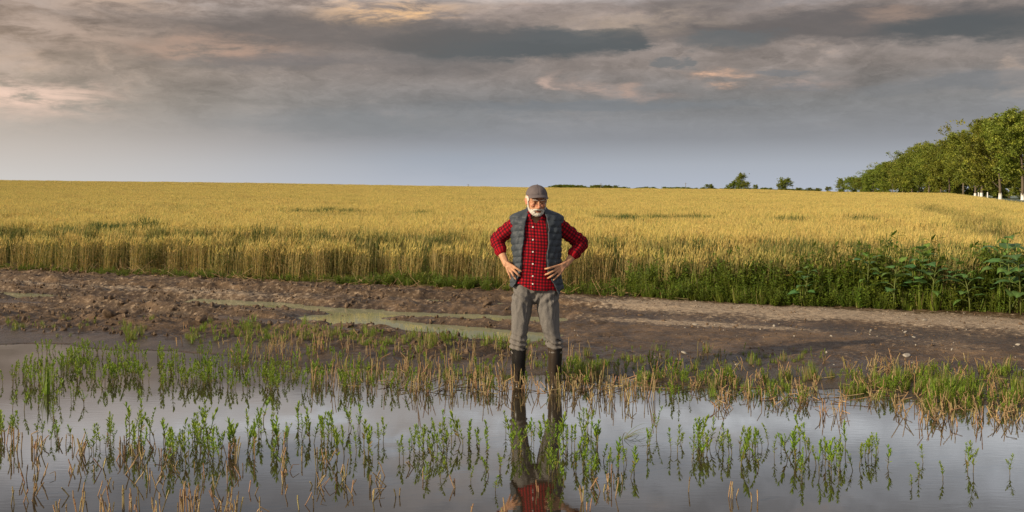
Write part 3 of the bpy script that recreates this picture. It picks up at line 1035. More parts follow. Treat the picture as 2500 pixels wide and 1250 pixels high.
# grass and small weeds on the mud margin
BANK = [(440, 620, 812, 842, 70, 1.0), (600, 820, 822, 850, 70, .9), (820, 1000, 832, 862, 60, .9), (1000, 1250, 832, 868, 90, .95), (30, 420, 790, 838, 30, .7), (300, 345, 820, 835, 14, 1.0), (20, 40, 795, 815, 6, .9),
        (1380, 1640, 868, 905, 42, .75), (1600, 2000, 880, 935, 90, .9), (1700, 2140, 925, 972, 95, 1.05), (2140, 2500, 910, 960, 150, 1.05), (2270, 2380, 950, 985, 60, 1.35), (1370, 1470, 880, 935, 40, 1.0),
        (1560, 1760, 915, 950, 30, .9), (2050, 2260, 940, 965, 40, 1.0), (700, 1250, 880, 930, 60, .8), (1240, 1360, 850, 900, 24, .8), (2380, 2500, 960, 1000, 40, 1.0)]
PP = []; RR_ = []; SS = []; VV = []; TT = []
bank_var = GR + [SPR[0][3], SPR[4][3], SPR[7][3]]
for (u0, u1, v0, v1, n, h) in BANK:
    for q in range(n // 3 + 1):
        cu, cv = R.uniform(u0, u1), R.uniform(v0, v1)
        for k in range(4):
            x, y = px(cu + R.gauss(0, 16), cv + R.gauss(0, 3))
            z = gz(x, y)
            i = R.randrange(len(bank_var))
            if u0 > 1300 and R.random() < .25: continue
            s = h * R.uniform(.40, 1.0) * (1.0 if i < 4 else .7)
            PP.append((x, y, max(z, -.01))); RR_.append((R.gauss(0, .1), R.gauss(0, .1), R.uniform(0, 6.28)))
            SS.append((s, s, s)); VV.append(i); TT.append(R.uniform(0, .5) if R.random() < .3 else 0)
scatter('shore_grass', bank_var, PP, RR_, SS, VV, TT, label='fresh green grass and small weeds on the muddy shore')

# three grass clumps that stand out
def grass_clump(u, v, n, h, w, spread, label, seed, z=0.0):
    x, y = px(u, v, z)
    me = grass_mesh(seed, n, h, w, spread, .05).mesh('grass_clump', [M_GREEN])
    o = link('grass_clump', me); o.location = (x, y, z)
    tag(o, label, 'grass clump')
grass_clump(117, 962, 34, .27, .007, .55, 'tall narrow-bladed grass clump alone in the water among seedlings', 701)
grass_clump(1432, 1080, 9, .15, .005, .5, 'thin forked grass clump in the water between seedlings', 703)
grass_clump(2322, 968, 110, .20, .006, .85, 'bushiest bright green grass clump on the shore beside loose straw', 704, .01)
# drooping clump: blades bent over and touching the water
mb = MB(); r = random.Random(5)
for i in range(16):
    a = r.uniform(-.3, 1.0) if i < 11 else r.uniform(0, 6.28)
    mb.leaf((0, 0, -.02), (math.cos(a) * .8, math.sin(a) * .5, .9), (0, 0, 1), r.uniform(.14, .34), .005, rnd_green(r, .7) if r.random() < .7 else (.3, .22, .08), bend=r.uniform(.9, 1.9), shape=(.7, 1, .9, .8, .6, 0))
o = link('grass_clump', mb.mesh('grass_clump', [M_GREEN])); x, y = px(1518, 1072); o.location = (x, y, 0)
tag(o, 'arching grass clump whose bent blades droop into the water', 'grass clump')

# ------------------------------------------------------------------ straw stubble
def stalk_mesh(seed, h, bent=False):
    r = random.Random(seed); mb = MB()
    k_ = r.uniform(.28, .95); c1 = ((.42 + .1 * r.random()) * k_, (.31 + .07 * r.random()) * k_, .165 * k_)
    c0 = (c1[0] * .55, c1[1] * .42, c1[2] * .4)
    w = r.uniform(.0026, .0036)
    if not bent:
        p = [Vector((0, 0, -.08)), Vector((r.gauss(0, .0006), 0, h * .4)), Vector((r.gauss(0, .0014), r.gauss(0, .001), h * .75)), Vector((r.gauss(0, .002), r.gauss(0, .002), h))]
        mb.tube(p, [w, w, w * 1.15, w], [c0, c1, c1, (c1[0] * .9, c1[1] * .85, c1[2] * .8)], 5)
        mb.tube([p[2] - Vector((0, 0, .003)), p[2] + Vector((0, 0, .003))], [w * 1.5, w * 1.5], c0, 5)       # node
    else:
        a = r.uniform(0, 6.28)
        k = Vector((r.gauss(0, .012), r.gauss(0, .01), h * r.uniform(.45, .8)))
        e = k + Vector((math.cos(a) * h * .6, math.sin(a) * h * .35, r.uniform(-.25, .45) * h))
        mb.tube([Vector((0, 0, -.08)), k * .6, k, e], [w, w, w * 1.05, w * .9], [c0, c1, c1, c1], 5)
    return mb.mesh('straw_stalk', [M_STRAW])


ST = [stalk_mesh(800 + i, [.12, .15, .18, .10, .14, .2][i % 6]) for i in range(8)]
SB = [stalk_mesh(820 + i, [.12, .15, .10, .14][i % 4], True) for i in range(6)]
STH = [[.12, .15, .18, .10, .14, .2][i % 6] for i in range(8)]


def stubble(u, v, n, h, splay, label, bent=.2, group='cut straw stubble standing in the water', spread=.02, z0=0.0):
    x, y = px(u, v, z0)
    root = empty('stubble_tuft', (x, y, z0), R.uniform(0, 6.28))
    for k in range(n):
        isb = R.random() < bent
        i = R.randrange(len(SB) if isb else len(ST))
        o = link('stalk', (SB if isb else ST)[i], root)
        a = R.uniform(0, 6.28); q = R.random() ** .5
        o.location = (math.cos(a) * spread * q, math.sin(a) * spread * q, R.uniform(-.01, .01))
        s = h / .15 * R.uniform(.75, 1.15)
        o.scale = (1, 1, s)
        o.rotation_euler = (-math.sin(a) * splay * q + R.gauss(0, .05), math.cos(a) * splay * q + R.gauss(0, .05), R.uniform(0, 6.28))
    tag(root, label, 'stubble', group)


TUFTS = [
    (8, 1085, 4, .13, .2, 'short straw tuft beside the seedlings at the frame edge'), (34, 1100, 3, .13, .1, 'tall straw pair beside the seedlings at the frame edge'), (48, 1100, 2, .12, .1, 'upright straws just past the tall straw pair'),
    (90, 1105, 9, .10, .35, 'thick split stubble tuft nearest the loose seedling row'), (75, 1090, 1, .12, .2, 'leaning single straw before the thick split tuft'), (103, 1090, 2, .09, .2, 'thin straws behind the thick split tuft'),
    (200, 1112, 10, .11, .5, 'reddish fan-shaped stubble tuft before the tall seedling bunch'), (180, 1090, 2, .10, .2, 'crossed straws beside the reddish fan-shaped tuft'),
    (158, 1085, 1, .09, 0, 'lone short upright straw past the crossed straws'), (296, 1110, 6, .10, .12, 'upright brown tuft in front of the tall seedling bunch'),
    (325, 1115, 3, .09, .25, 'slanted straws next to the upright brown tuft'), (338, 1112, 3, .10, .2, 'trio of straws short of the narrow seedling gap'), (392, 1120, 2, .08, .1, 'straws at the foot of the narrow seedling gap'),
    (560, 1115, 8, .13, .25, 'reddish straw tuft rising out of seedlings'), (580, 1130, 4, .14, .2, 'tall straws beside the reddish tuft'), (568, 1180, 1, .09, .35, 'slanted single straw standing below the reddish tuft'),
    (622, 1120, 2, .10, .1, 'two straws propping a fallen stalk'), (690, 1115, 2, .12, .05, 'pair of straws before the wide seedling bunch'), (697, 1152, 5, .09, .35, 'leaning bundle of straws in open water'),
    (738, 1125, 2, .09, .05, 'upright double straw between two bunches'), (775, 1150, 2, .17, .04, 'very long straw inside the leafy column'), (795, 1130, 5, .08, .9, 'collapsed straws past the leafy column'),
    (842, 1180, 2, .14, .1, 'long slender straw below the loose bunch'), (855, 1190, 1, .08, .5, 'slanting straw beside the long slender straw'), (898, 1190, 2, .08, .05, 'stubby upright straw in the dull water'),
    (940, 1165, 1, .07, .4, 'solitary slanting straw before the cloud reflection'), (1035, 1170, 2, .06, .5, 'short slanting pair in the cloud reflection'), (1110, 1190, 3, .06, .7, 'low splayed straws before the reflected man'),
    (550, 1180, 1, .10, .0, 'single straight straw between reddish tuft and shore edge'), (135, 1162, 1, .07, 0, 'dark single straw in the empty dull water'), (92, 1180, 5, .07, .5, 'dark broken tuft in the empty dull water'),
    (170, 1150, 2, .05, .9, 'flattened dark straws beside the dark broken tuft'), (255, 1145, 3, .06, .7, 'flattened straws behind the bottom stubble row'), (228, 1155, 1, .05, .6, 'nearly sunk straw beside flattened ones'),
    (35, 1232, 2, .10, .1, 'blackened tall straw with a ragged head'), (70, 1225, 5, .08, .4, 'blackened tuft next to the tall ragged straw'), (150, 1262, 6, .08, .2, 'dark tuft starting the bottom stubble row'),
    (200, 1262, 6, .13, .15, 'tall reddish tuft in the bottom stubble row'), (258, 1262, 8, .12, .25, 'dense tuft in the bottom stubble row'), (300, 1245, 2, .12, .1, 'two upright straws above the bottom stubble row'),
    (318, 1245, 1, .10, .15, 'dark straw beside the two upright ones'), (330, 1258, 5, .13, .2, 'reddish slanted tuft past the two upright straws'), (382, 1262, 4, .09, .3, 'low tuft before the thickest pair'),
    (400, 1258, 2, .11, .4, 'thin leaning straws before the thickest pair'), (445, 1260, 9, .13, .08, 'upright thick bundle in the bottom stubble row'), (475, 1262, 12, .15, .3, 'thickest leaning bundle in the bottom stubble row'),
    (530, 1262, 6, .10, .5, 'tangled low tuft after the thickest bundle'), (558, 1262, 9, .12, .5, 'orange splayed tuft at the bottom water edge'), (580, 1262, 4, .10, .2, 'short tuft touching the orange splayed one'),
    (622, 1262, 1, .14, .5, 'thin long slanted straw past the orange tuft'), (636, 1262, 1, .13, .25, 'second thin long slanted straw past the orange tuft'), (650, 1258, 1, .12, .6, 'third thin slanted straw past the orange tuft'),
    (730, 1245, 1, .10, .25, 'dark leaning straw in the blue reflection'), (745, 1232, 1, .05, .8, 'tiny bent straw in the blue reflection'), (765, 1240, 1, .09, .0, 'dark upright stick in the blue reflection'),
    (1232, 1262, 2, .07, .4, 'short straws at the foot of the reflected torso'), (1150, 1255, 2, .05, .5, 'two tiny straws in the brown water'), (1316, 1200, 2, .05, .2, 'tiny straws inside the reflected torso'),
    (1418, 1225, 3, .07, .3, 'brown tuft beside the reflected torso'), (1432, 1245, 1, .06, .2, 'dark straw beyond the brown tuft'), (1446, 1248, 1, .05, .2, 'shorter dark straw beyond the brown tuft'),
    (1678, 1200, 1, .10, .05, 'slender golden straw standing alone in calm water'), (1778, 1215, 2, .07, .15, 'pale golden straws beyond the slender one'), (1795, 1218, 2, .06, .3, 'bent golden straws next to the pale ones'),
    (1832, 1225, 1, .05, .2, 'small golden straw leaning in calm water'), (1850, 1222, 2, .06, .1, 'golden upright pair ending the calm water row'),
]
for (u, v, n, h, sp, lab) in TUFTS:
    stubble(u, v, n, h * 1.05, sp, lab, bent=.25 if n == 1 else .04, spread=.012 + .003 * n)
LOOSE = [(20, 240, 1125, 1215, 13, 'in the dull water near the frame edge'), (250, 420, 1120, 1200, 13, 'before the tall seedling bunches'), (425, 640, 1140, 1215, 10, 'in front of the big thicket'),
         (650, 860, 1110, 1215, 12, 'around the leafy column'), (865, 1010, 1110, 1230, 8, 'before the cloud reflection'), (1380, 1640, 1150, 1235, 7, 'past the reflected torso'), (60, 420, 1075, 1115, 8, 'among the first seedling bunches')]
for (u0, u1, v0, v1, n, where) in LOOSE:
    it = sorted([(R.uniform(u0, u1), R.uniform(v0, v1)) for _ in range(n)], key=lambda q: abs(q[0] - 1308))
    for k, (u, v) in enumerate(it):
        stubble(u, v, R.choice((1, 1, 1, 2, 3)), R.uniform(.045, .11), R.uniform(.2, 1.0), 'broken straw stub %s, %s from the man' % (where, ORD[k]), bent=.06, group='broken straws poking out of the flood', spread=.02)
# the stubble belt along the shore, in front of and beside the man
BELT = [(1000, 1070, 945, 965, 7, 'two strides to the sunny side of the man'), (1075, 1160, 935, 968, 9, 'one stride to the sunny side of the man'), (1165, 1240, 930, 965, 9, 'right beside the man on his sunny side'),
        (1252, 1340, 938, 964, 5, 'around and between the boots'), (1345, 1420, 940, 968, 10, 'in front of the man\'s shaded boot'), (1425, 1500, 945, 985, 8, 'past the man\'s shaded boot'), (1505, 1600, 945, 990, 11, 'at the small bay'),
        (1690, 1780, 940, 1000, 8, 'on the shore past the small bay'), (1785, 1880, 935, 980, 8, 'on the sunken shore midway'), (1885, 1960, 955, 1010, 8, 'next to the first shore grass'),
        (1965, 2060, 930, 1020, 10, 'in the large fallen heap before the mud'), (2100, 2180, 930, 975, 8, 'on the muddy spit'), (2185, 2260, 960, 1040, 8, 'beside the bushiest grass clump'),
        (2270, 2400, 975, 1050, 11, 'in front of the bushiest grass clump'), (2405, 2495, 960, 1040, 9, 'past the bushiest grass clump')]
for (u0, u1, v0, v1, n, where) in BELT:
    it = sorted([(R.uniform(u0, u1), R.uniform(v0, v1)) for _ in range(n)], key=lambda q: abs(q[0] - 1308))
    for k, (u, v) in enumerate(it):
        far_ = u > 1650
        stubble(u, v, R.randint(2, 5), R.uniform(.10, .20) * (.8 if far_ else 1), R.uniform(.1, .5) + (.5 if far_ and R.random() < .5 else 0), '%s straw tuft %s, %s from the man' % ('splayed' if far_ else 'golden', where, ORD[k]), bent=.15 + .25 * far_,
                group='golden straw tufts in the stubble belt along the shore', spread=.035)
# more of it further off and between: one mass
PP = []; RR_ = []; SS = []; VV = []; TT = []
for (u0, u1, v0, v1, n, h) in [(560, 1240, 855, 905, 110, .14), (420, 800, 820, 855, 35, .12), (760, 1250, 905, 950, 120, .17), (1260, 1480, 880, 945, 70, .15), (1480, 1800, 890, 950, 70, .12),
                               (1700, 2500, 905, 985, 170, .12), (1900, 2500, 900, 930, 60, .10), (600, 900, 850, 880, 60, .15), (2250, 2500, 980, 1030, 60, .12)]:
    for k in range(n // 3):
        cu, cv = R.uniform(u0, u1), R.uniform(v0, v1)
        for j in range(4):
            x, y = px(cu + R.gauss(0, 7), cv + R.gauss(0, 2.5))
            isb = R.random() < .15; i = R.randrange(6) if isb else R.randrange(8)
            s = h / .15 * R.uniform(.6, 1.2)
            q = .13 if u0 < 1650 else .38
            PP.append((x, y, max(gz(x, y), -.005))); RR_.append((R.gauss(0, q), R.gauss(0, q), R.uniform(0, 6.28))); SS.append((1, 1, s)); VV.append(i + (8 if isb else 0)); TT.append(0 if R.random() < .75 else .5)
for k in range(110):                    # loose straw lying about
    if R.random() < .6: u, v = R.uniform(1600, 2500), R.uniform(925, 985)
    else: u, v = R.uniform(850, 1650), R.uniform(925, 960)
    x, y = px(u, v)
    PP.append((x, y, max(gz(x, y), 0) + .01)); RR_.append((1.5 + R.gauss(0, .12), R.gauss(0, .1), R.uniform(0, 6.28))); SS.append((1, 1, R.uniform(.8, 1.6))); VV.append(R.randrange(8)); TT.append(0)
scatter('shore_stubble', ST + SB, PP, RR_, SS, VV, TT, label='cut and fallen straw stubble along the muddy shore')

# ------------------------------------------------------------------ weeds at the foot of the wheat
def weed_mesh(seed, h, n=7, dark=.8):
    r = random.Random(seed); mb = MB()
    for s in range(n):
        a = r.uniform(0, 6.28); q = r.random() * .7
        hh = h * r.uniform(.5, 1.05)
        d = Vector((math.cos(a) * q, math.sin(a) * q, 1)).normalized()
        b = Vector((math.cos(a) * .05, math.sin(a) * .05, 0)); e = b + d * hh
        mb.tube([b, b.lerp(e, .5), e], [.003, .0025, .0015], (.10, .14, .03), 3)
        k = int(6 + 10 * r.random())
        for j in range(k):
            t = .15 + .85 * j / k; a2 = j * 2.4 + r.random()
            c = rnd_green(r, dark)
            mb.leaf(b.lerp(e, t), (math.cos(a2), math.sin(a2), r.uniform(.2, 1)), (0, 0, 1), r.uniform(.03, .06), r.uniform(.014, .026), c, bend=r.uniform(-.2, .8), shape=(.2, 1, .85, 0), fold=.3)
    return mb.mesh('weed', [M_GREEN])


WD = [weed_mesh(900 + i, [.22, .3, .38, .28, .18, .34][i], 9, .70) for i in range(6)]
GW = [grass_mesh(920 + i, 30, [.25, .35, .18][i], .006, .6, .12).mesh('grass_tuft', [M_GREEN]) for i in range(3)]
var = WD + GW
rng = np.random.default_rng(12)
n = 7000
x = rng.uniform(-13, 9.5, n); s = rng.uniform(-.25, 1.0, n)
thick = sstep(x, .4, 3.0)
patch = sstep(fbm(x, s, .55, 3, 19), .0, .35)
local = np.exp(-((x + 1.8) / .8) ** 2) + .6 * np.exp(-((x + .6) / .3) ** 2)
prob = np.where(s < .30, .42 + .5 * patch, 0) + local * .8 * (s < .35)
prob = np.maximum(prob, thick * 1.0 * (s < .15 + .75 * thick))
m = rng.random(n) < prob
x = x[m]; s = s[m]; thick = thick[m]; local = local[m]
y = edge_y(x) + s + fbm(x, x * 0, .9, 3, 33) * .16 - .1 * thick
hs = (.50 + .30 * local) * (1 - thick) + thick * (.95 + 1.15 * sstep(s, -.2, .6)) * (.8 + .30 * sstep(x, 3, 6))
sc = hs * rng.uniform(.65, 1.25, len(x))
vid = rng.integers(0, 9, len(x))
scatter('roadside_weeds', var, np.stack([x, y, ground_z(x, y) - .02], -1), np.stack([rng.normal(0, .12, len(x)), rng.normal(0, .12, len(x)), rng.uniform(0, 6.28, len(x))], -1),
        np.stack([sc, sc, sc], -1), vid, rng.uniform(0, .35, len(x)), label='rank green weeds growing along the foot of the wheat')
print('weeds', len(x))
# broken straw lying at the foot of the wheat
PP = []; RR_ = []; SS = []; VV = []; TT = []
for k in range(420):
    x_ = R.uniform(-12, 2.5); y_ = float(edge_y(x_)) + R.gauss(-.10, .16)
    PP.append((x_, y_, gz(x_, y_) + .03)); RR_.append((1.2 + R.gauss(0, .35), R.gauss(0, .3), R.uniform(0, 6.28))); SS.append((1, 1, R.uniform(1, 2.4))); VV.append(R.randrange(14)); TT.append(0)
scatter('fallen_straw', ST + SB, PP, RR_, SS, VV, TT, label='broken straw lying at the foot of the wheat')

# ------------------------------------------------------------------ sunflowers and tall weeds
def big_leaf(seed, L, Wd, droop, col):
    """heart-shaped leaf on its stalk, pointing along +X, rounded off to a tip"""
    r = random.Random(seed); mb = MB()
    pl = L * .55
    P = [Vector((0, 0, 0)), Vector((pl * .5, 0, pl * .35)), Vector((pl, 0, pl * .45))]
    mb.tube(P, [.004, .0035, .003], (.18, .24, .06), 4)
    n = 8; w = [.35, .85, 1.0, .97, .84, .62, .38, .15, 0.0]
    back = [-.10, -.02, 0, 0, 0, 0, 0, 0, 0]
    vv = []; ff = []
    d = 0.15
    p = P[-1].copy()
    ang = .25
    for i in range(n + 1):
        t = i / n
        wid = w[i] * Wd / 2
        for j, sx in enumerate((-1, -.5, 0, .5, 1)):
            fold = abs(sx) * .22 * wid - (1 - abs(sx)) * .0
            vv.append((p.x + back[i] * L * abs(sx), p.y + sx * wid, p.z + fold + r.gauss(0, .003) - abs(sx) ** 2 * .10 * wid * (1 + t)))
        if i:
            for j in range(4):
                a = (i - 1) * 5 + j
                ff.append((a, a + 1, a + 6, a + 5))
        ang -= droop / n
        p = p + Vector((math.cos(ang), 0, math.sin(ang))) * L / n
    cols = []
    for i in range(n + 1):
        for j in range(5):
            k = 1.35 if j == 2 else 1.0 - .08 * (j % 2)
            cols.append((col[0] * k, col[1] * k, col[2] * k))
    mb.add(vv, ff, cols)
    return mb.mesh('sunflower_leaf', [M_GREEN], smooth=True)


BL = [big_leaf(1000 + i, [.17, .15, .13, .19, .11][i], [.15, .13, .11, .17, .09][i], [1.1, .8, 1.5, 1.0, .5][i], [(.07, .155, .05), (.09, .18, .05), (.10, .185, .045), (.075, .16, .055), (.13, .22, .04)][i]) for i in range(5)]


def sunflower(u, ytop, s_off, height, label, seed, n=9, big=1.0):
    n += 3; height *= 1.06
    r = random.Random(seed)
    # stand it at wheat edge depth + s_off along this line of sight
    k = (u - 1250) / FOC
    s_off -= .16
    Y = (16.8 + s_off) / (1 + .42 * k); X = k * Y
    z = gz(X, Y)
    root = empty('sunflower_plant', (X, Y, z), r.uniform(0, 6.28))
    top = height
    mb = MB(); lx, ly = r.gauss(0, .03), r.gauss(0, .03)
    pts = [Vector((lx * t * t, ly * t * t, top * t)) for t in (0, .25, .5, .75, 1)]
    mb.tube(pts, [.011, .010, .009, .007, .005], [(.16, .19, .05)] * 5, 6)
    link('stem', mb.mesh('sunflower_stem', [M_GREEN], True), root)
    for i in range(n):
        t = .28 + .72 * i / (n - 1)
        o = link('leaf', BL[r.choice((0, 1, 2, 3)) if i < n - 3 else (4 if i == n - 1 else r.choice((2, 4, 1)))], root)
        o.location = (lx * t * t, ly * t * t, top * t)
        o.rotation_euler = (r.gauss(0, .15), -(.1 + .75 * max(0, t - .6)) + r.gauss(0, .12), i * 2.4 + r.gauss(0, .2))
        sc = 1.35 * big * r.uniform(.75, 1.1) * (1.0 - .25 * abs(t - .6))
        o.scale = (sc, sc, sc)
    tag(root, label, 'sunflower', 'young sunflowers among the roadside weeds')


sunflower(1965, 0, -.15, .50, 'small young sunflower growing apart from the others nearest the man', 11, 9, .8)
sunflower(2118, 0, .05, .66, 'slim young sunflower beside the tall seeded weed', 12, 9, .9)
sunflower(2182, 0, -.2, .60, 'young sunflower with a bright bare lower stem', 13, 9, 1.0)
sunflower(2248, 0, .1, .74, 'bushy young sunflower in the middle of the weeds', 14, 11, 1.0)
sunflower(2275, 0, -.15, .52, 'short young sunflower with yellowing leaves beside the bushy one', 15, 8, .9)
sunflower(2330, 0, .0, .58, 'young sunflower standing between the bushy and the upright one', 16, 8, .9)
sunflower(2368, 0, -.25, .42, 'low upright young sunflower with raised leaves', 17, 7, 1.0)
sunflower(2440, 0, .15, .70, 'young sunflower just behind the giant one', 18, 9, 1.1)
sunflower(2466, 0, -.25, .92, 'tallest sunflower with huge dark leaves rising above the wheat', 19, 12, 1.2)
sunflower(2492, 0, -.35, .62, 'broad-leaved sunflower cut by the frame edge under the tallest', 20, 8, 1.15)


def tall_weed(u, s_off, height, label, seed):
    r = random.Random(seed)
    k = (u - 1250) / FOC
    Y = (16.8 + s_off) / (1 + .42 * k); X = k * Y
    root = empty('tall_weed', (X, Y, gz(X, Y)), 0)
    mb = MB(); mb.tube([(0, 0, 0), (.01, 0, height * .5), (0, .01, height)], [.007, .006, .003], (.17, .20, .06), 5)
    link('stem', mb.mesh('weed_stem', [M_GREEN]), root)
    lf = MB()
    for i in range(34):
        t = .3 + .7 * i / 34; a = i * 2.4
        c = rnd_green(r, .75) if r.random() < .85 else (.22, .10, .03)
        L = .11 * (1.15 - t) + .03
        lf.leaf((0, 0, height * t), (math.cos(a), math.sin(a), .8), (0, 0, 1), L * r.uniform(.8, 1.2), L * .28, c, bend=r.uniform(-.1, .9), shape=(.2, 1, .9, .5, 0), fold=.3)
    link('foliage', lf.mesh('weed_foliage', [M_GREEN]), root)
    tag(root, label, 'weed')


tall_weed(2157, .25, .92, 'tall seeded weed spiking above the sunflowers and wheat', 31)
tall_weed(2206, .25, .78, 'second spiky weed behind the bare-stemmed sunflower', 32)
tall_weed(2428, .1, .80, 'spiky weed with curled leaves beside the tallest sunflower', 33)
tall_weed(1925, .2, .62, 'thin weed at the sunny end of the green weeds', 34)
# a dead orange leaf caught in the weeds
k = (1922 - 1250) / FOC; Y = 16.6 / (1 + .42 * k)
mb = MB(); mb.leaf((0, 0, 0), (-1, 0, .1), (0, 0, 1), .11, .022, (.62, .22, .07), bend=.3, shape=(.3, 1, .8, 0))
o = link('dead_leaf', mb.mesh('dead_leaf', [M_STRAW])); o.location = (k * Y + .05, Y - .12, gz(k * Y, Y) + .44)
tag(o, 'orange dead leaf hanging on the weeds beside the small sunflower', 'leaf')

# ------------------------------------------------------------------ stones and clods
def rock_mesh(seed, kind):
    r = random.Random(seed)
    import bmesh
    bm = bmesh.new(); bmesh.ops.create_icosphere(bm, subdivisions=3, radius=1)
    ph = [Vector((r.gauss(0, 1), r.gauss(0, 1), r.gauss(0, 1))).normalized() for _ in range(9)]
    for v in bm.verts:
        n_ = v.co.normalized(); k = 1.0
        for q in ph[:6]:
            k = min(k, .78 / max(.3, n_.dot(q)) if n_.dot(q) > .5 else k)
        k += .06 * math.sin(7 * n_.dot(ph[6]) + 3) + .05 * math.sin(13 * n_.dot(ph[7])) + .03 * math.sin(29 * n_.dot(ph[8]))
        v.co = Vector((n_.x, n_.y * .8, n_.z * .6)) * k
    me = bpy.data.meshes.new(kind); bm.to_mesh(me); bm.free()
    me.polygons.foreach_set('use_smooth', np.ones(len(me.polygons), bool))
    return me


def stone_mat(name, c0, c1, rough=.8):
    m, t = mat_new(name)
    tc = t.new('ShaderNodeTexCoord'); n_ = t.noise(tc.outputs['Object'], 2.6, 6, .65)
    p = t.new('ShaderNodeBsdfPrincipled'); t.put(p.inputs['Base Color'], t.ramp(n_, [(.35, c0), (.65, c1)])); p.inputs['Roughness'].default_value = rough
    b = t.new('ShaderNodeBump'); b.inputs['Strength'].default_value = .6; t.put(b.inputs['Height'], n_); t.put(p.inputs['Normal'], b.outputs[0])
    o = t.new('ShaderNodeOutputMaterial'); t.put(o.inputs[0], p.outputs[0]); return m


MC = stone_mat('clod_earth', (.045, .028, .016), (.17, .108, .060)); MS = stone_mat('stone', (.22, .20, .17), (.42, .38, .32))
clods = [rock_mesh(50 + i, 'mud_clod') for i in range(4)]; stones = [rock_mesh(60 + i, 'stone') for i in range(4)]
for me in clods: me.materials.append(MC)
for me in stones: me.materials.append(MS)
for (u, v, s_, lab) in [(268, 772, .115, 'largest ochre clod of earth on the churned ridge'), (298, 770, .08, 'smaller ochre clod pressed against the largest one'), (492, 785, .085, 'pale clod of earth standing apart at the ridge foot'),
                        (522, 782, .06, 'round clod beside the pale one'), (370, 702, .09, 'light clod on the mud just below the wheat'), (208, 768, .06, 'dark clod next to the sunken wheel rut'),
                        (432, 775, .06, 'brown clod between the ochre and pale ones'), (1190, 745, .08, 'clod beside the small far puddle next to the man'), (648, 800, .05, 'small clod on the mud by the shore grass'),
                        (855, 790, .05, 'clod on the tongue between the two puddles'), (1565, 765, .05, 'clod on the dry track below the weeds'), (1620, 780, .04, 'low clod on the churned track behind the stubble')]:
    x_, y_ = px(u, v, .1); o = link('mud_clod', R.choice(clods)); o.location = (x_, y_, gz(x_, y_) + s_ * .18); o.scale = (s_, s_ * .9, s_ * .8); o.rotation_euler = (R.gauss(0, .3), R.gauss(0, .3), R.uniform(0, 6))
    tag(o, lab, 'clod', 'larger clods of earth on the track')
for (u, v, s_, lab) in [(1696, 795, .028, 'flat pale stone on the dry track'), (2214, 872, .045, 'round grey stone on the mud above the shore grass'), (2258, 790, .03, 'pale stone on the dry wheel line'), (2210, 810, .025, 'small white stone in the middle of the track'),
                        (2232, 824, .02, 'tiny white stone beside the small white one'), (1802, 887, .03, 'white stone at the wet rim of the mud'), (1670, 862, .025, 'white chip in the grass at the mud rim'), (252, 706, .022, 'pale stone in the mud close to the wheat'),
                        (120, 755, .022, 'light pebble on the churned mud ridge'), (2485, 845, .03, 'reddish stone on the track by the frame edge'), (1780, 905, .025, 'grey stone half sunk in wet mud')]:
    x_, y_ = px(u, v, .07); o = link('stone', R.choice(stones)); o.location = (x_, y_, gz(x_, y_) + s_ * .2); o.scale = (s_ * 1.3, s_, s_ * .8); o.rotation_euler = (R.gauss(0, .3), R.gauss(0, .3), R.uniform(0, 6))
    tag(o, lab, 'stone', 'stones on the track')
PP = []; RR_ = []; SS = []; VV = []; TT = []
rng = np.random.default_rng(3)
x = rng.uniform(-13, 9, 26000); y = rng.uniform(7.5, 21, 26000)
d = y - shore(x); s = s_of(x, y)
m = (d > .7) & (s < -.05) & (fbm(x, y, 1.4, 3, 66) > -.15) & (rng.random(26000) < np.where(x < 0, .75, .45))
x, y = x[m], y[m]; sz = rng.uniform(.007, .022, len(x)) * np.where(rng.random(len(x)) < .10, 2.0, 1)
sz = np.where(x > .5, sz * .7, sz * 1.25)
sz = np.where(x > .5, sz * .8, sz); vid = np.where(rng.random(len(x)) < np.where(x > .5, .16, 0), rng.integers(4, 8, len(x)), rng.integers(0, 4, len(x)))
scatter('crumbs_of_earth', clods + stones, np.stack([x, y, ground_z(x, y) + sz * .2], -1), rng.uniform(0, 6, (len(x), 3)), np.stack([sz, sz, sz * .8], -1), vid, np.zeros(len(x)), label='small crumbs of earth and grit strewn over the track')

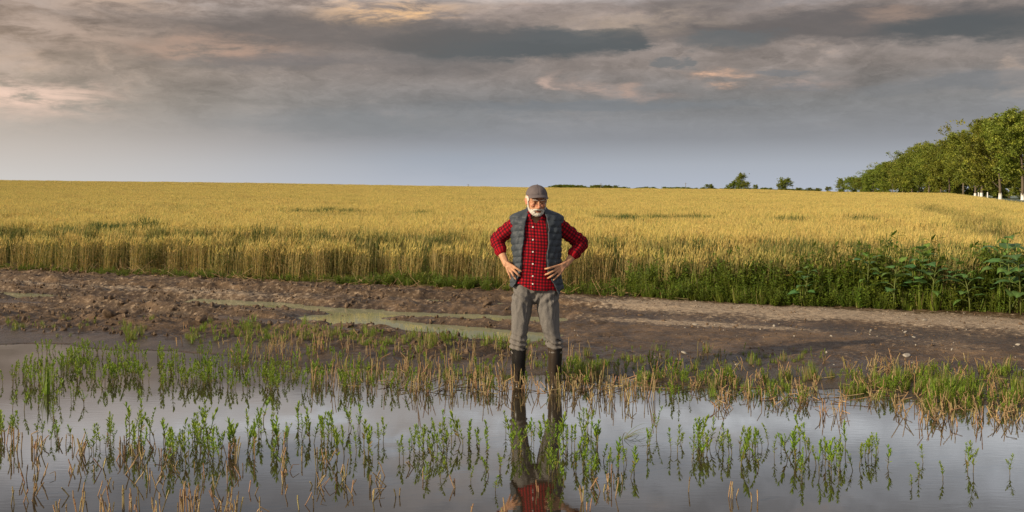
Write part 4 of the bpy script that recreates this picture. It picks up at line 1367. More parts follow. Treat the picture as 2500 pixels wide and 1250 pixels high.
# ------------------------------------------------------------------ trees
def tree_meshes(seed, H, crown_w, base_h, nclump=150, leafs=38, lsz=.26, conic=.0, limbs=9):
    r = random.Random(seed); tr = MB(); lf = MB()
    bark = (.13, .105, .075)
    lean = Vector((r.gauss(0, .02), r.gauss(0, .02), 1))
    tp = [lean * (H * t) + Vector((r.gauss(0, .08), r.gauss(0, .08), 0)) * t * 3 for t in (0, .15, .35, .55, .75, .92)]
    tr.tube(tp, [H * .020, H * .016, H * .013, H * .009, H * .005, H * .002], bark, 8)
    ends = []
    for i in range(limbs):
        t = base_h / H + (1 - base_h / H) * (i + .3) / limbs * .92
        f = t / .92 * 5; j = min(4, int(t * 5)); b = tp[0].lerp(tp[-1], t / .92)
        a = i * 2.4 + r.gauss(0, .4)
        prof = math.sin(PI * min(1, max(.05, (t - base_h / H) / (1 - base_h / H) * .80 + .16))) ** .8
        L = crown_w / 2 * prof * r.uniform(.75, 1.1) * (1 - conic * t)
        d = Vector((math.cos(a), math.sin(a), r.uniform(.35, .9)))
        e = b + d * L * .8
        mid = b.lerp(e, .5) + Vector((0, 0, L * .06))
        tr.tube([b, mid, e], [H * .0065, H * .004, H * .0015], bark, 5)
        ends += [(mid, L * .45), (e, L * .45), (b.lerp(e, .75), L * .4)]
        for q in range(3):
            a2 = a + r.gauss(0, .9); e2 = mid + Vector((math.cos(a2), math.sin(a2), r.uniform(.1, .9))) * L * r.uniform(.35, .6)
            tr.tube([mid, e2], [H * .003, H * .001], bark, 4)
            ends.append((e2, L * .35))
    ends.append((tp[-1], H * .08)); ends.append((tp[-2], H * .11))
    for c in range(nclump):
        p, s_ = r.choice(ends)
        p = p + Vector((r.gauss(0, 1), r.gauss(0, 1), r.gauss(0, 1.0))) * s_ * .55
        if p.z < base_h * .7: p.z = base_h * .7 + r.random()
        k = r.uniform(.7, 1.25); cr = r.uniform(.35, .75) * H / 16
        g = (.165 * k, .205 * k, .026 * k) if r.random() < .65 else (.23 * k, .25 * k, .035 * k)
        for j in range(leafs):
            q = p + Vector((r.gauss(0, 1), r.gauss(0, 1), r.gauss(0, .9))) * cr * .62
            n_ = Vector((r.gauss(0, 1), r.gauss(0, 1), r.gauss(.6, 1))).normalized()
            a_ = n_.orthogonal().normalized(); b_ = n_.cross(a_)
            w = lsz * r.uniform(.6, 1.2) * H / 16
            lf.add([tuple(q - a_ * w), tuple(q + b_ * w * .45), tuple(q + a_ * w), tuple(q - b_ * w * .45)], [(0, 1, 2, 3)], g)
    return tr.mesh('tree_trunk', [M_BARK], True), lf.mesh('tree_crown', [M_TREE])


TV = [tree_meshes(1, 16, 13.0, 3.8, 620, 36, .26), tree_meshes(2, 16, 13, 2.2, 640, 36, .26), tree_meshes(3, 16, 15, 1.8, 700, 36, .27), tree_meshes(4, 16, 11.5, 2.2, 560, 36, .25),
      tree_meshes(5, 9, 8.5, .4, 420, 30, .42), tree_meshes(6, 7, 7.5, .2, 380, 28, .52)]
mb = MB()
mb.tube([(0, 0, 0), (0, 0, 1.35)], [.352, .295], (.78, .77, .73), 12)
LIME = mb.mesh('lime_band', [M_BARK])
rt = random.Random(9)


def tree(x, y, H, vi, label, group, z=None, lime=False, sx=1.0):
    z = gz(x, y) if z is None else z
    baseH = [16, 16, 16, 16, 9, 7][vi]
    s_ = H / baseH
    root = empty('roadside_tree' if group.startswith('tree row') else 'field_tree', (x, y, z - .05), rt.uniform(0, 6.28))
    root.scale = (s_ * sx, s_ * sx, s_)
    link('trunk', TV[vi][0], root); link('crown', TV[vi][1], root)
    if lime: link('lime_band', LIME, root)
    tag(root, label, 'tree', group)


# roadside row: photograph column of the trunk, its distance, height
ROW = [(2497, 165, 13.2, 0, 1, 'tree at the frame edge with whitewashed trunk foot beside the verge'),
       (2442, 187, 13.6, 2, 1, 'tall tree with a straight whitewashed trunk before the dark thicket'),
       (2396, 206, 14.0, 1, 1, 'whitewashed tree beside the two white marker posts'),
       (2381, 222, 12.6, 3, 1, 'slim whitewashed tree just behind the marker posts'),
       (2352, 238, 12.8, 0, 0, 'tree behind the crest where the verge disappears'),
       (2318, 262, 13.4, 2, 0, 'broad dark-crowned tree beside the disappearing verge'),
       (2296, 288, 13.8, 1, 0, 'tree whose bare trunk shows at the end of the dense row'),
       (2268, 305, 14.6, 3, 0, 'slim tree in the dense part of the row'),
       (2244, 325, 15.0, 2, 0, 'tall airy tree where the dense row steps up'),
       (2226, 345, 14.0, 0, 0, 'tree forming the steep step in the row\'s top line'),
       (2203, 370, 12.4, 1, 0, 'lower tree just after the steep step'),
       (2180, 400, 12.6, 2, 0, 'rounded tree with a yellowish crown past the step'),
       (2156, 430, 12.8, 0, 0, 'rounded dark tree past the yellowish one'),
       (2132, 470, 11.4, 2, 0, 'tree forming the round shoulder of the row'),
       (2104, 520, 9.6, 1, 0, 'small tree under the round shoulder'),
       (2082, 580, 10.0, 2, 0, 'last but one tree of the row toward the open field'),
       (2057, 640, 10.2, 3, 0, 'outermost small dark tree ending the row')]
for (u, Y, H, vi, lime, lab) in ROW:
    X = (u - 1250) / FOC * Y
    zb = CAM_H + (HOR - np.interp(u, [2040, 2300, 2400, 2500], [472, 477, 485, 488])) / FOC * Y if lime else gz(X, Y)
    if lime: zb = max(zb, gz(X, Y))
    tree(X, Y, H * 1.03, vi, lab, 'tree row along the country road', z=zb, lime=bool(lime), sx=1.05)
# dense young growth under the row
UND = [(2490, 240, 6, 'dark thicket tree behind the whitewashed tree at the frame edge'), (2465, 262, 7, 'dark thicket tree between the two large whitewashed trees'), (2428, 275, 6, 'dark thicket tree behind the marker posts'), (2385, 290, 6.5, 'low tree under the slim whitewashed one'),
       (2345, 310, 6.5, 'bushy low tree filling the gap at the crest'), (2300, 340, 8, 'low tree under the bare-trunked one'), (2262, 365, 9, 'leafy low tree under the slim one of the row'), (2228, 395, 9, 'leafy low tree at the foot of the steep step'),
       (2190, 430, 9, 'leafy low tree under the yellowish crown'), (2160, 470, 10, 'leafy low tree beneath the rounded dark one'), (2118, 540, 9, 'leafy low tree under the round shoulder'), (2092, 590, 9, 'leafy low tree near the open end of the row')]
for i, (u, Y, H, lab) in enumerate(UND):
    X = (u - 1250) / FOC * Y
    if i < 4: tree(X, Y, H * 1.1, 4 + i % 2, lab, 'undergrowth trees beneath the row', z=max(gz(X, Y), -.3) - .3, sx=1.6)
    else: tree(X, Y - 28, H * 1.2, 4 + i % 2, lab, 'undergrowth trees beneath the row', z=gz(X, Y - 28) - .3, sx=1.35)


def far_tree(u, vtop, vbot, Y, vi, label, sx=1.0):
    X = (u - 1250) / FOC * Y
    zb = CAM_H + (HOR - vbot - 3) / FOC * Y; zt = CAM_H + (HOR - vtop) / FOC * Y
    tree(X, Y, zt - zb, vi, label, 'single trees on the skyline', z=zb, sx=sx)


far_tree(1808, 425, 463, 620, 3, 'pointed dark tree rising over its bushy neighbours on the skyline', 1.0)
far_tree(1797, 444, 463, 610, 4, 'rounded bush pressed against the pointed skyline tree', 1.3)
far_tree(1783, 449, 463, 600, 5, 'low bush at the foot of the pointed skyline tree', 1.3)
far_tree(1820, 446, 463, 600, 5, 'small bush behind the pointed skyline tree', 1.0)
far_tree(1917, 437, 464, 560, 4, 'round dark tree alone on the skyline', 1.15)
far_tree(1908, 446, 464, 560, 5, 'low bush leaning on the lone round skyline tree', 1.2)
far_tree(1732, 451, 463, 650, 5, 'flat-topped bush alone on the skyline', 1.5)
far_tree(1845, 452, 463, 650, 5, 'tiny bush between the pointed and the round skyline trees', .9)
far_tree(1880, 459, 464, 700, 5, 'very low bush just before the round skyline tree', 1.6)
far_tree(2022, 457, 467, 600, 5, 'small dark bush near the outermost tree of the row', 1.3)
far_tree(1998, 460, 467, 620, 5, 'low hedge bush between the round tree and the row', 1.6)
far_tree(1975, 459, 466, 620, 5, 'hedge bush just past the round skyline tree', 1.6)
far_tree(1950, 459, 466, 640, 5, 'hedge bush touching the round skyline tree\'s neighbours', 1.8)
far_tree(1345, 455, 461, 700, 5, 'tiny bush on the skyline beside the man\'s cap', 1.6)
far_tree(1420, 455, 462, 700, 5, 'little dark tree beside the skyline hedge', 1.4)
# hedge line on the horizon
PP = []; RR_ = []; SS = []; VV = []
for k in range(150):
    u = R.choice((R.uniform(1350, 1500), R.uniform(1500, 2040), R.uniform(1500, 2040)))
    Y = 720 + R.uniform(-15, 15); X = (u - 1250) / FOC * Y
    vb = float(crest(X, Y)) + 1; h_ = R.uniform(1.2, 2.4) * (1.3 if u < 1500 else 1)
    PP.append((X, Y, CAM_H + (HOR - vb - 2) / FOC * Y)); RR_.append((0, 0, R.uniform(0, 6))); SS.append((h_ / 7 * 1.8, h_ / 7 * 1.8, h_ / 7)); VV.append(0)
scatter('skyline_hedge', [TV[5][1]], PP, RR_, SS, VV, [0] * len(PP), label='thin dark hedge line along the horizon')

# white marker posts by the road and thin poles on the skyline
mb = MB(); mb.tube([(0, 0, 0), (0, 0, .95), (0, 0, 1.1)], [.11, .11, .085], (.72, .72, .70), 8); POST = mb.mesh('marker_post', [M_BARK])
for (u, Y, lab) in [(2389, 190, 'short white marker post next to the whitewashed trunks'), (2411, 185, 'white marker post standing between two whitewashed trees')]:
    X = (u - 1250) / FOC * Y; o = link('marker_post', POST); o.location = (X, Y, CAM_H + (HOR - 484) / FOC * Y); tag(o, lab, 'post', 'white marker posts')
    o.location.z = max(o.location.z, gz(X, Y) - .05)
for (u, vt, Y, lab) in [(1143, 449, 600, 'thin pole on the skyline on the man\'s sunny side'), (1467, 447, 620, 'thin pole on the skyline just past the man'), (1674, 446, 640, 'thin pole on the skyline before the flat-topped bush')]:
    X = (u - 1250) / FOC * Y; zt = CAM_H + (HOR - vt) / FOC * Y
    mb = MB(); mb.tube([(0, 0, 0), (0, 0, zt + 4)], [.22, .15], (.20, .19, .18), 6); mb.tube([(-.9, 0, zt + 3.4), (.9, 0, zt + 3.4)], [.08, .08], (.2, .19, .18), 4)
    o = link('utility_pole', mb.mesh('utility_pole', [M_BARK])); o.location = (X, Y, -4); tag(o, lab, 'pole', 'poles on the skyline')
# ------------------------------------------------------------------ the man
MAN_X, MAN_Y = (1308 - 1250) / FOC * 9.06, 9.06


class Blob:
    """closed lofts and ellipsoids that are fused into one skin"""
    def __init__(self):
        self.v = []; self.f = []

    def limb(self, pts, rr, n=20, ref=(0, 1, 0), sub=4, ends=True):
        P = [Vector(p) for p in pts]; k = len(P)
        rr = [(r, r) if not hasattr(r, '__len__') else r for r in rr]
        # catmull-rom refinement
        Q = []; S = []
        for i in range(k - 1):
            p0, p1, p2, p3 = P[max(i - 1, 0)], P[i], P[i + 1], P[min(i + 2, k - 1)]
            for j in range(sub):
                t = j / sub
                Q.append(0.5 * ((2 * p1) + (p2 - p0) * t + (2 * p0 - 5 * p1 + 4 * p2 - p3) * t * t + (3 * p1 - p0 - 3 * p2 + p3) * t ** 3))
                S.append((rr[i][0] * (1 - t) + rr[i + 1][0] * t, rr[i][1] * (1 - t) + rr[i + 1][1] * t))
        Q.append(P[-1]); S.append(rr[-1])
        if ends:                                            # rounded ends
            d0 = (Q[0] - Q[1]).normalized(); d1 = (Q[-1] - Q[-2]).normalized()
            a0 = sum(S[0]) / 2; a1 = sum(S[-1]) / 2
            Q = [Q[0] + d0 * a0 * .95, Q[0] + d0 * a0 * .7] + Q + [Q[-1] + d1 * a1 * .7, Q[-1] + d1 * a1 * .95]
            S = [(S[0][0] * .25, S[0][1] * .25), (S[0][0] * .72, S[0][1] * .72)] + S + [(S[-1][0] * .72, S[-1][1] * .72), (S[-1][0] * .25, S[-1][1] * .25)]
        base = len(self.v); ref = Vector(ref)
        for i, p in enumerate(Q):
            d = (Q[min(i + 1, len(Q) - 1)] - Q[max(i - 1, 0)]).normalized()
            b = (ref - d * ref.dot(d)).normalized(); a = d.cross(b)
            for j in range(n):
                t = 2 * PI * j / n
                self.v.append(tuple(p + a * math.cos(t) * S[i][0] + b * math.sin(t) * S[i][1]))
        m = len(Q)
        for i in range(m - 1):
            for j in range(n):
                j2 = (j + 1) % n
                self.f.append((base + i * n + j, base + i * n + j2, base + (i + 1) * n + j2, base + (i + 1) * n + j))
        self.f.append(tuple(base + j for j in range(n))[::-1])
        self.f.append(tuple(base + (m - 1) * n + j for j in range(n)))

    def ell(self, c, r, n=20, M=None):
        base = len(self.v); c = Vector(c); m = n // 2
        for i in range(1, m):
            th = PI * i / m
            for j in range(n):
                ph = 2 * PI * j / n
                p = Vector((r[0] * math.sin(th) * math.cos(ph), r[1] * math.sin(th) * math.sin(ph), r[2] * math.cos(th)))
                self.v.append(tuple(c + (M @ p if M else p)))
        for i in range(m - 2):
            for j in range(n):
                j2 = (j + 1) % n
                self.f.append((base + i * n + j, base + (i + 1) * n + j, base + (i + 1) * n + j2, base + i * n + j2))
        self.f.append(tuple(base + j for j in range(n)))
        self.f.append(tuple(base + (m - 2) * n + j for j in range(n))[::-1])

    def transform(self, M, start=0):
        for i in range(start, len(self.v)):
            self.v[i] = tuple(M @ Vector(self.v[i]))

    def fuse(self, name, voxel, smooth=4):
        me = bpy.data.meshes.new(name + '_raw')
        me.from_pydata(self.v, [], self.f)
        o = bpy.data.objects.new(name + '_raw', me); COL.objects.link(o)
        md = o.modifiers.new('r', 'REMESH'); md.mode = 'VOXEL'; md.voxel_size = voxel
        if smooth:
            ms = o.modifiers.new('s', 'SMOOTH'); ms.iterations = smooth; ms.factor = .5
        dg = bpy.context.evaluated_depsgraph_get()
        out = bpy.data.meshes.new_from_object(o.evaluated_get(dg))
        out.name = name
        bpy.data.objects.remove(o); bpy.data.meshes.remove(me)
        out.polygons.foreach_set('use_smooth', np.ones(len(out.polygons), bool))
        return out


def coords(me):
    a = np.zeros(len(me.vertices) * 3, np.float32); me.vertices.foreach_get('co', a); return a.reshape(-1, 3).astype(float)


def normals(me):
    a = np.zeros(len(me.vertices) * 3, np.float32); me.vertices.foreach_get('normal', a); return a.reshape(-1, 3).astype(float)


def setco(me, c):
    me.vertices.foreach_set('co', c.astype(np.float32).ravel()); me.update()


def paint(me, c, name='Col'):
    a = me.color_attributes.new(name, 'FLOAT_COLOR', 'POINT')
    q = np.ones((len(c), 4), np.float32); q[:, :3] = c
    a.data.foreach_set('color', q.ravel())


def n3(p, f, seed=0):
    """cheap smooth 3-D noise, -1..1"""
    x, y, z = p[:, 0] * f, p[:, 1] * f, p[:, 2] * f
    return (np.sin(x * 1.7 + 2.1 * np.sin(y * 1.3 + seed) + seed) + np.sin(y * 1.9 + 1.7 * np.sin(z * 1.1 + seed * 2)) + np.sin(z * 2.1 + 1.9 * np.sin(x * 1.4 + 1 + seed))) / 3


def cloth_mat(name, rough=.8, scale=400., bump=.15, sheen=.0, coat=0.0, base=None, vary=.25, bdist=.002):
    m, t = mat_new(name)
    tc = t.new('ShaderNodeTexCoord')
    n_ = t.noise(tc.outputs['Object'], scale, 3, .6); n2_ = t.noise(tc.outputs['Object'], 9.0, 5, .6)
    if base is None:
        at = t.new('ShaderNodeAttribute', attribute_name='Col'); c = at.outputs['Color']
    else:
        c = t.mix(0.0, base, base)
    hsv = t.new('ShaderNodeHueSaturation'); t.put(hsv.inputs['Color'], c)
    t.put(hsv.inputs['Value'], t.m('ADD', 1 - vary / 2, t.m('MULTIPLY', t.m('ADD', t.m('MULTIPLY', n2_, .7), t.m('MULTIPLY', n_, .3)), vary)))
    p = t.new('ShaderNodeBsdfPrincipled'); t.put(p.inputs['Base Color'], hsv.outputs[0])
    p.inputs['Roughness'].default_value = rough; p.inputs['Specular IOR Level'].default_value = .3
    p.inputs['Sheen Weight'].default_value = sheen; p.inputs['Coat Weight'].default_value = coat
    b = t.new('ShaderNodeBump'); b.inputs['Strength'].default_value = bump; b.inputs['Distance'].default_value = bdist
    t.put(b.inputs['Height'], t.m('ADD', n_, t.m('MULTIPLY', t.noise(tc.outputs['Object'], 30.0, 4, .6), 2.0))); t.put(p.inputs['Normal'], b.outputs[0])
    o = t.new('ShaderNodeOutputMaterial'); t.put(o.inputs[0], p.outputs[0])
    return m, p


man = empty('person', (MAN_X, MAN_Y, 0))
tag(man, 'elderly farmer with grey cap, white beard, red checked shirt and grey quilted vest, hands on hips in rubber boots', 'person')
man['label'] = 'bearded man in cap, checked shirt and quilted vest standing with hands on hips'

SEC_Z = [.78, .84, .90, .97, 1.05, 1.15, 1.25, 1.34, 1.41, 1.455, 1.485, 1.51, 1.535, 1.56, 1.59]
SEC_W = [.212, .212, .208, .198, .190, .192, .202, .212, .216, .208, .180, .135, .092, .072, .066]
SEC_D = [.135, .138, .138, .136, .138, .142, .142, .138, .128, .118, .104, .088, .072, .066, .062]
SEC_C = [0, 0, 0, -.002, -.008, -.01, -.006, .0, .006, .01, .012, .012, .010, .004, -.004]
sec = lambda z: (np.interp(z, SEC_Z, SEC_W), np.interp(z, SEC_Z, SEC_D), np.interp(z, SEC_Z, SEC_C))


def torso(bl, z0, z1, off, n=40, step=.02):
    zs = list(np.arange(z0, z1, step)) + [z1]
    bl_pts = []
    base = len(bl.v)
    for z in zs:
        w, d, c = sec(z)
        for j in range(n):
            t = 2 * PI * j / n; cs, sn = math.cos(t), math.sin(t)
            e = .86
            bl.v.append((.008 + (w + off) * abs(cs) ** e * (1 if cs > 0 else -1), c + (d + off) * abs(sn) ** e * (1 if sn > 0 else -1), z))
    m = len(zs)
    for i in range(m - 1):
        for j in range(n):
            j2 = (j + 1) % n
            bl.f.append((base + i * n + j, base + i * n + j2, base + (i + 1) * n + j2, base + (i + 1) * n + j))
    bl.f.append(tuple(base + j for j in range(n))[::-1]); bl.f.append(tuple(base + (m - 1) * n + j for j in range(n)))


SL, EL_, WL = Vector((-.175, .01, 1.415)), Vector((-.348, .075, 1.275)), Vector((-.268, -.062, 1.082))
SR, ER_, WR = Vector((.188, .01, 1.410)), Vector((.410, .075, 1.245)), Vector((.275, -.062, 1.078))
CL = EL_.lerp(WL, .50); CR = ER_.lerp(WR, .56)

# --- checked shirt
sh = Blob()
torso(sh, .835, 1.515, .006)
for S_, E_, C_ in ((SL, EL_, CL), (SR, ER_, CR)):
    sh.limb([S_, S_.lerp(E_, .35), S_.lerp(E_, .75), E_, E_.lerp(C_, .35), C_.lerp(E_, .15), C_], [.072, .070, .066, .061, .061, .055, .055], n=24)
    d = (C_ - E_).normalized()
    sh.limb([C_ - d * .035, C_ - d * .005], [.059, .058], n=24, sub=2)      # turned-up cuff
shirt = sh.fuse('shirt', .0065, 4)
c = coords(shirt); nn = normals(shirt)


def along(p, pts):
    best = np.full(len(p), 1e9); L = np.zeros(len(p)); A = np.zeros(len(p)); acc = 0
    for a, b in zip(pts[:-1], pts[1:]):
        a = np.array(a); b = np.array(b); d = b - a; ln = np.linalg.norm(d); d = d / ln
        t = ((p - a) @ d).clip(0, ln); q = p - (a + t[:, None] * d); r = np.linalg.norm(q, axis=1)
        ref = np.array([0, 1, 0.]); u = ref - d * (ref @ d); u /= np.linalg.norm(u); w = np.cross(d, u)
        m = r < best
        best = np.where(m, r, best); L = np.where(m, acc + t, L); A = np.where(m, np.arctan2(q @ w, q @ u) * .058, A)
        acc += ln
    return best, L, A


on = (np.abs(c[:, 0] - .008) > sec(c[:, 2])[0] - .004) & (c[:, 2] > 1.0)
lb, lL, lA = along(c, [SL, EL_, CL]); rb, rL, rA = along(c, [SR, ER_, CR])
armm = ((c[:, 0] < -.15) & (lb < .09) & on) | ((c[:, 0] > .16) & (rb < .09) & on)
isL = c[:, 0] < 0
Lq = np.where(isL, lL, rL); Aq = np.where(isL, lA, rA)
w_, d_, cc_ = sec(c[:, 2])
U = np.where(armm, Aq, c[:, 0] + .01 * np.sin(c[:, 2] * 9)); V2 = np.where(armm, Lq, c[:, 2] + .008 * np.sin(c[:, 0] * 14))
a = shirt.attributes.new('plaid', 'FLOAT_VECTOR', 'POINT')
a.data.foreach_set('vector', np.stack([U, V2, np.zeros_like(U)], -1).astype(np.float32).ravel())
# folds: round the sleeves, and slanting across the belly
fold = np.where(armm, .0055 * np.sin(Lq * 95 + 2.2 * n3(c, 12)) * (.5 + .5 * n3(c, 9, 3)) + .005 * n3(c, 26, 1), .005 * n3(c * [1, 1, .6], 17, 2) + .0035 * np.sin(c[:, 2] * 55 + c[:, 0] * 26 + 2 * n3(c, 9)) * (c[:, 2] < 1.1))
pl = np.abs(c[:, 0] + .028) < .016
fold = fold + np.where(pl & (c[:, 1] < 0) & ~armm, .0035, 0)
c = c + nn * fold[:, None]
hem = .842 + .055 * sstep(-c[:, 0], .02, .17) - .012 * sstep(c[:, 0], .02, .15)
c[:, 2] = np.where(c[:, 2] < .90, np.maximum(c[:, 2], hem), c[:, 2])
setco(shirt, c)
import bmesh
bmx = bmesh.new(); bmx.from_mesh(shirt)
kill = [v for v in bmx.verts if v.co.z > 1.425 and v.co.y < -.02 and abs(v.co.x + .002) < .055 * (v.co.z - 1.425) / .075]
bmesh.ops.delete(bmx, geom=kill, context='VERTS'); bmx.to_mesh(shirt); bmx.free()
M_SH, tt_ = mat_new('checked_flannel')
at = tt_.new('ShaderNodeAttribute', attribute_name='plaid'); sp = tt_.new('ShaderNodeSeparateXYZ'); tt_.put(sp.inputs[0], at.outputs['Vector'])


def band(v, per, frac):
    f = tt_.m('FRACT', tt_.m('ADD', tt_.m('DIVIDE', v, per), 50.0))
    return tt_.m('LESS_THAN', f, frac)


gx, gy = band(sp.outputs[0], .0275, .50), band(sp.outputs[1], .0275, .50)
dk = tt_.m('ADD', gx, gy)
colr = tt_.mix(tt_.m('MINIMUM', dk, 1.0), (.36, .004, .012), (.115, .003, .008))
colr = tt_.mix(tt_.m('GREATER_THAN', dk, 1.5), colr, (.035, .004, .008))
p_ = tt_.new('ShaderNodeBsdfPrincipled'); tt_.put(p_.inputs['Base Color'], colr); p_.inputs['Roughness'].default_value = .85
p_.inputs['Specular IOR Level'].default_value = .15
tco = tt_.new('ShaderNodeTexCoord'); bb = tt_.new('ShaderNodeBump'); bb.inputs['Strength'].default_value = .5; bb.inputs['Distance'].default_value = .006
tt_.put(bb.inputs['Height'], tt_.noise(tco.outputs['Object'], 24, 4, .55)); tt_.put(p_.inputs['Normal'], bb.outputs[0])
oo_ = tt_.new('ShaderNodeOutputMaterial'); tt_.put(oo_.inputs[0], p_.outputs[0])
shirt.materials.append(M_SH)
o_shirt = link('shirt', shirt, man)
bvh_sh = BVHTree.FromPolygons([Vector(v.co) for v in shirt.vertices], [tuple(p.vertices) for p in shirt.polygons])
# buttons
M_BT, _ = cloth_mat('button', .3, base=(.8, .78, .72), vary=.05)
mb = MB(); mb.tube([(0, 0, 0), (0, -.004, 0)], [.0072, .0064], (.8, .78, .74), 12); BT = mb.mesh('button', [M_BT])
for zz in (1.395, 1.285, 1.18, 1.075, .968, .90):
    xx = -.028 + (1.4 - zz) * -.004
    h = bvh_sh.ray_cast(Vector((xx, -1, zz)), Vector((0, 1, 0)))
    if h[0]:
        b_ = link('button', BT, o_shirt); b_.location = (xx, h[0].y + .0005, zz)

# --- trousers
tr_ = Blob()
tr_.limb([(.0, 0, .96), (.0, .0, .90), (.0, .004, .86)], [(.190, .108), (.196, .112), (.196, .120)], n=36, ref=(0, 1, 0))
LEGL = [(-.100, .005, .86), (-.124, 0, .72), (-.128, -.005, .62), (-.143, -.012, .50), (-.148, -.010, .43), (-.152, 0, .37), (-.152, .004, .318)]
LEGR = [(.110, .005, .86), (.108, 0, .72), (.114, -.004, .60), (.132, -.016, .50), (.148, -.014, .43), (.160, -.002, .37), (.168, .002, .318)]
tr_.limb(LEGL, [(.095, .118), (.086, .106), (.077, .094), (.070, .082), (.066, .076), (.069, .075), (.067, .072)], n=28)
tr_.limb(LEGR, [(.095, .118), (.094, .108), (.085, .098), (.073, .084), (.064, .076), (.068, .075), (.066, .072)], n=28)
for cx_, cy_, cz_ in ((-.152, 0, .345), (.165, 0, .35)):
    tr_.limb([(cx_ - .01, cy_, cz_ + .045), (cx_, cy_, cz_ + .02), (cx_ + .004, cy_, cz_ - .015)], [.066, .074, .070], n=24, sub=3)
trou = tr_.fuse('trousers', .0075, 4)
c = coords(trou); nn = normals(trou)
low = sstep(c[:, 2], .50, .34)
f_ = .007 * np.abs(n3(c * [1.2, 1.2, .22], 34, 5)) * -2 + .007 + .006 * n3(c * [1, 1, .5], 19, 1) + .010 * np.sin(c[:, 2] * 120 + 3 * n3(c, 11) + c[:, 0] * 30) * low + .006 * np.sin(c[:, 2] * 70 + np.abs(c[:, 0] + .01) * -75 + 2 * n3(c, 8)) * sstep(c[:, 2], .64, .78)
f_ = f_ + .004 * n3(c, 34, 8) * (.4 + low)
f_ = f_ * sstep(c[:, 2], .90, .82) - .004 * sstep(c[:, 2], .82, .90)
# crease lines where the hips fold
c = c + nn * f_[:, None]
setco(trou, c)
k_ = .5 + .5 * n3(c, 7, 4); mud_ = sstep(c[:, 2], .50, .33) * (.35 + .5 * k_)
colt = np.array([.150, .140, .132])[None] * (1 - mud_[:, None] * .12) + np.array([.20, .15, .10])[None] * mud_[:, None] * .25
paint(trou, colt)
M_TR, _ = cloth_mat('grey_twill', .85, 500, .55, vary=.4, bdist=.008)
trou.materials.append(M_TR)
o_tr = link('trousers', trou, man)
# fly seam and pocket edges, proud of the cloth
bvh_tr = BVHTree.FromPolygons([Vector(v.co) for v in trou.vertices], [tuple(p.vertices) for p in trou.polygons])


def on_front(bv, x, z, off, y0=-1.0, fall=None):
    h = bv.ray_cast(Vector((x, y0, z)), Vector((0, 1, 0)))
    return Vector((x, (h[0].y if h[0] else (fall if fall is not None else 0)) - off, z))


for pts in ([(-.008, .83), (-.006, .79), (-.010, .76)], [(-.175, .84), (-.188, .79), (-.196, .74)], [(.175, .83), (.188, .78), (.200, .73)]):
    mb = MB(); mb.tube([on_front(bvh_tr, x_, z_, .0005) for x_, z_ in pts], [.0022] * 3, (.09, .075, .065), 5)
    link('seam', mb.mesh('seam', [M_TR]), o_tr)

# --- rubber boots
M_BOOT, pb = cloth_mat('black_rubber', .26, 60, .1, vary=.3)
for (cx0, cx1, top, nm) in ((-.149, -.150, .325, 0), (.171, .168, .335, 1)):
    b = Blob()
    b.limb([(cx0, .0, top), (cx0, .0, .24), (cx1, .004, .13), (cx1, .006, .04), (cx1, .006, -.04)], [(.0655, .070), (.064, .070), (.058, .066), (.049, .056), (.050, .058)], n=28, ends=False)
    b.limb([(cx1, .035, -.075), (cx1, -.02, -.07), (cx1 + .004 * (1 if nm else -1), -.09, -.085), (cx1 + .008 * (1 if nm else -1), -.155, -.092)], [(.042, .036), (.046, .042), (.048, .036), (.040, .026)], n=20, ref=(0, 0, 1))
    bm_ = b.fuse('boot', .006, 3)
    c = coords(bm_); nn = normals(bm_)
    c = c + nn * (.0025 * np.sin(c[:, 2] * 75 + c[:, 0] * 20) * sstep(c[:, 2], .2, .05) + .0015 * n3(c, 22, 3))[:, None]
    setco(bm_, c)
    mud_ = np.clip(sstep(c[:, 2], .20, .02) * .6 + .35 * n3(c, 16, 7), 0, 1) * .7
    if nm: mud_ = np.maximum(mud_, sstep(-(c[:, 0] - cx1), -.035, .03) * (.45 + .3 * n3(c, 13, 2)))
    paint(bm_, np.array([.010, .010, .011])[None] * (1 - mud_[:, None]) + np.array([.075, .052, .034])[None] * mud_[:, None])
    bm_.materials.append(M_BOOT)
    ob = link('boot', bm_, man)
    if not nm: continue
    mb = MB(); n = 28; R1 = .067
    rim = [(cx0 + R1 * math.cos(2 * PI * i / n), .0 + R1 * 1.05 * math.sin(2 * PI * i / n), top + .006) for i in range(n + 1)]
    if nm:
        rim = [(cx0 - .004 + (R1 + .001) * math.cos(2 * PI * i / n), R1 * 1.2 * math.sin(2 * PI * i / n), top + .030 + .042 * math.sin(2 * PI * i / n + PI) ** 1) for i in range(n + 1)]
    mb.tube(rim, [.0045] * (n + 1), (.012, .012, .013), 6, cap=False)
    link('rim', mb.mesh('boot_rim', [M_BOOT], True), ob)

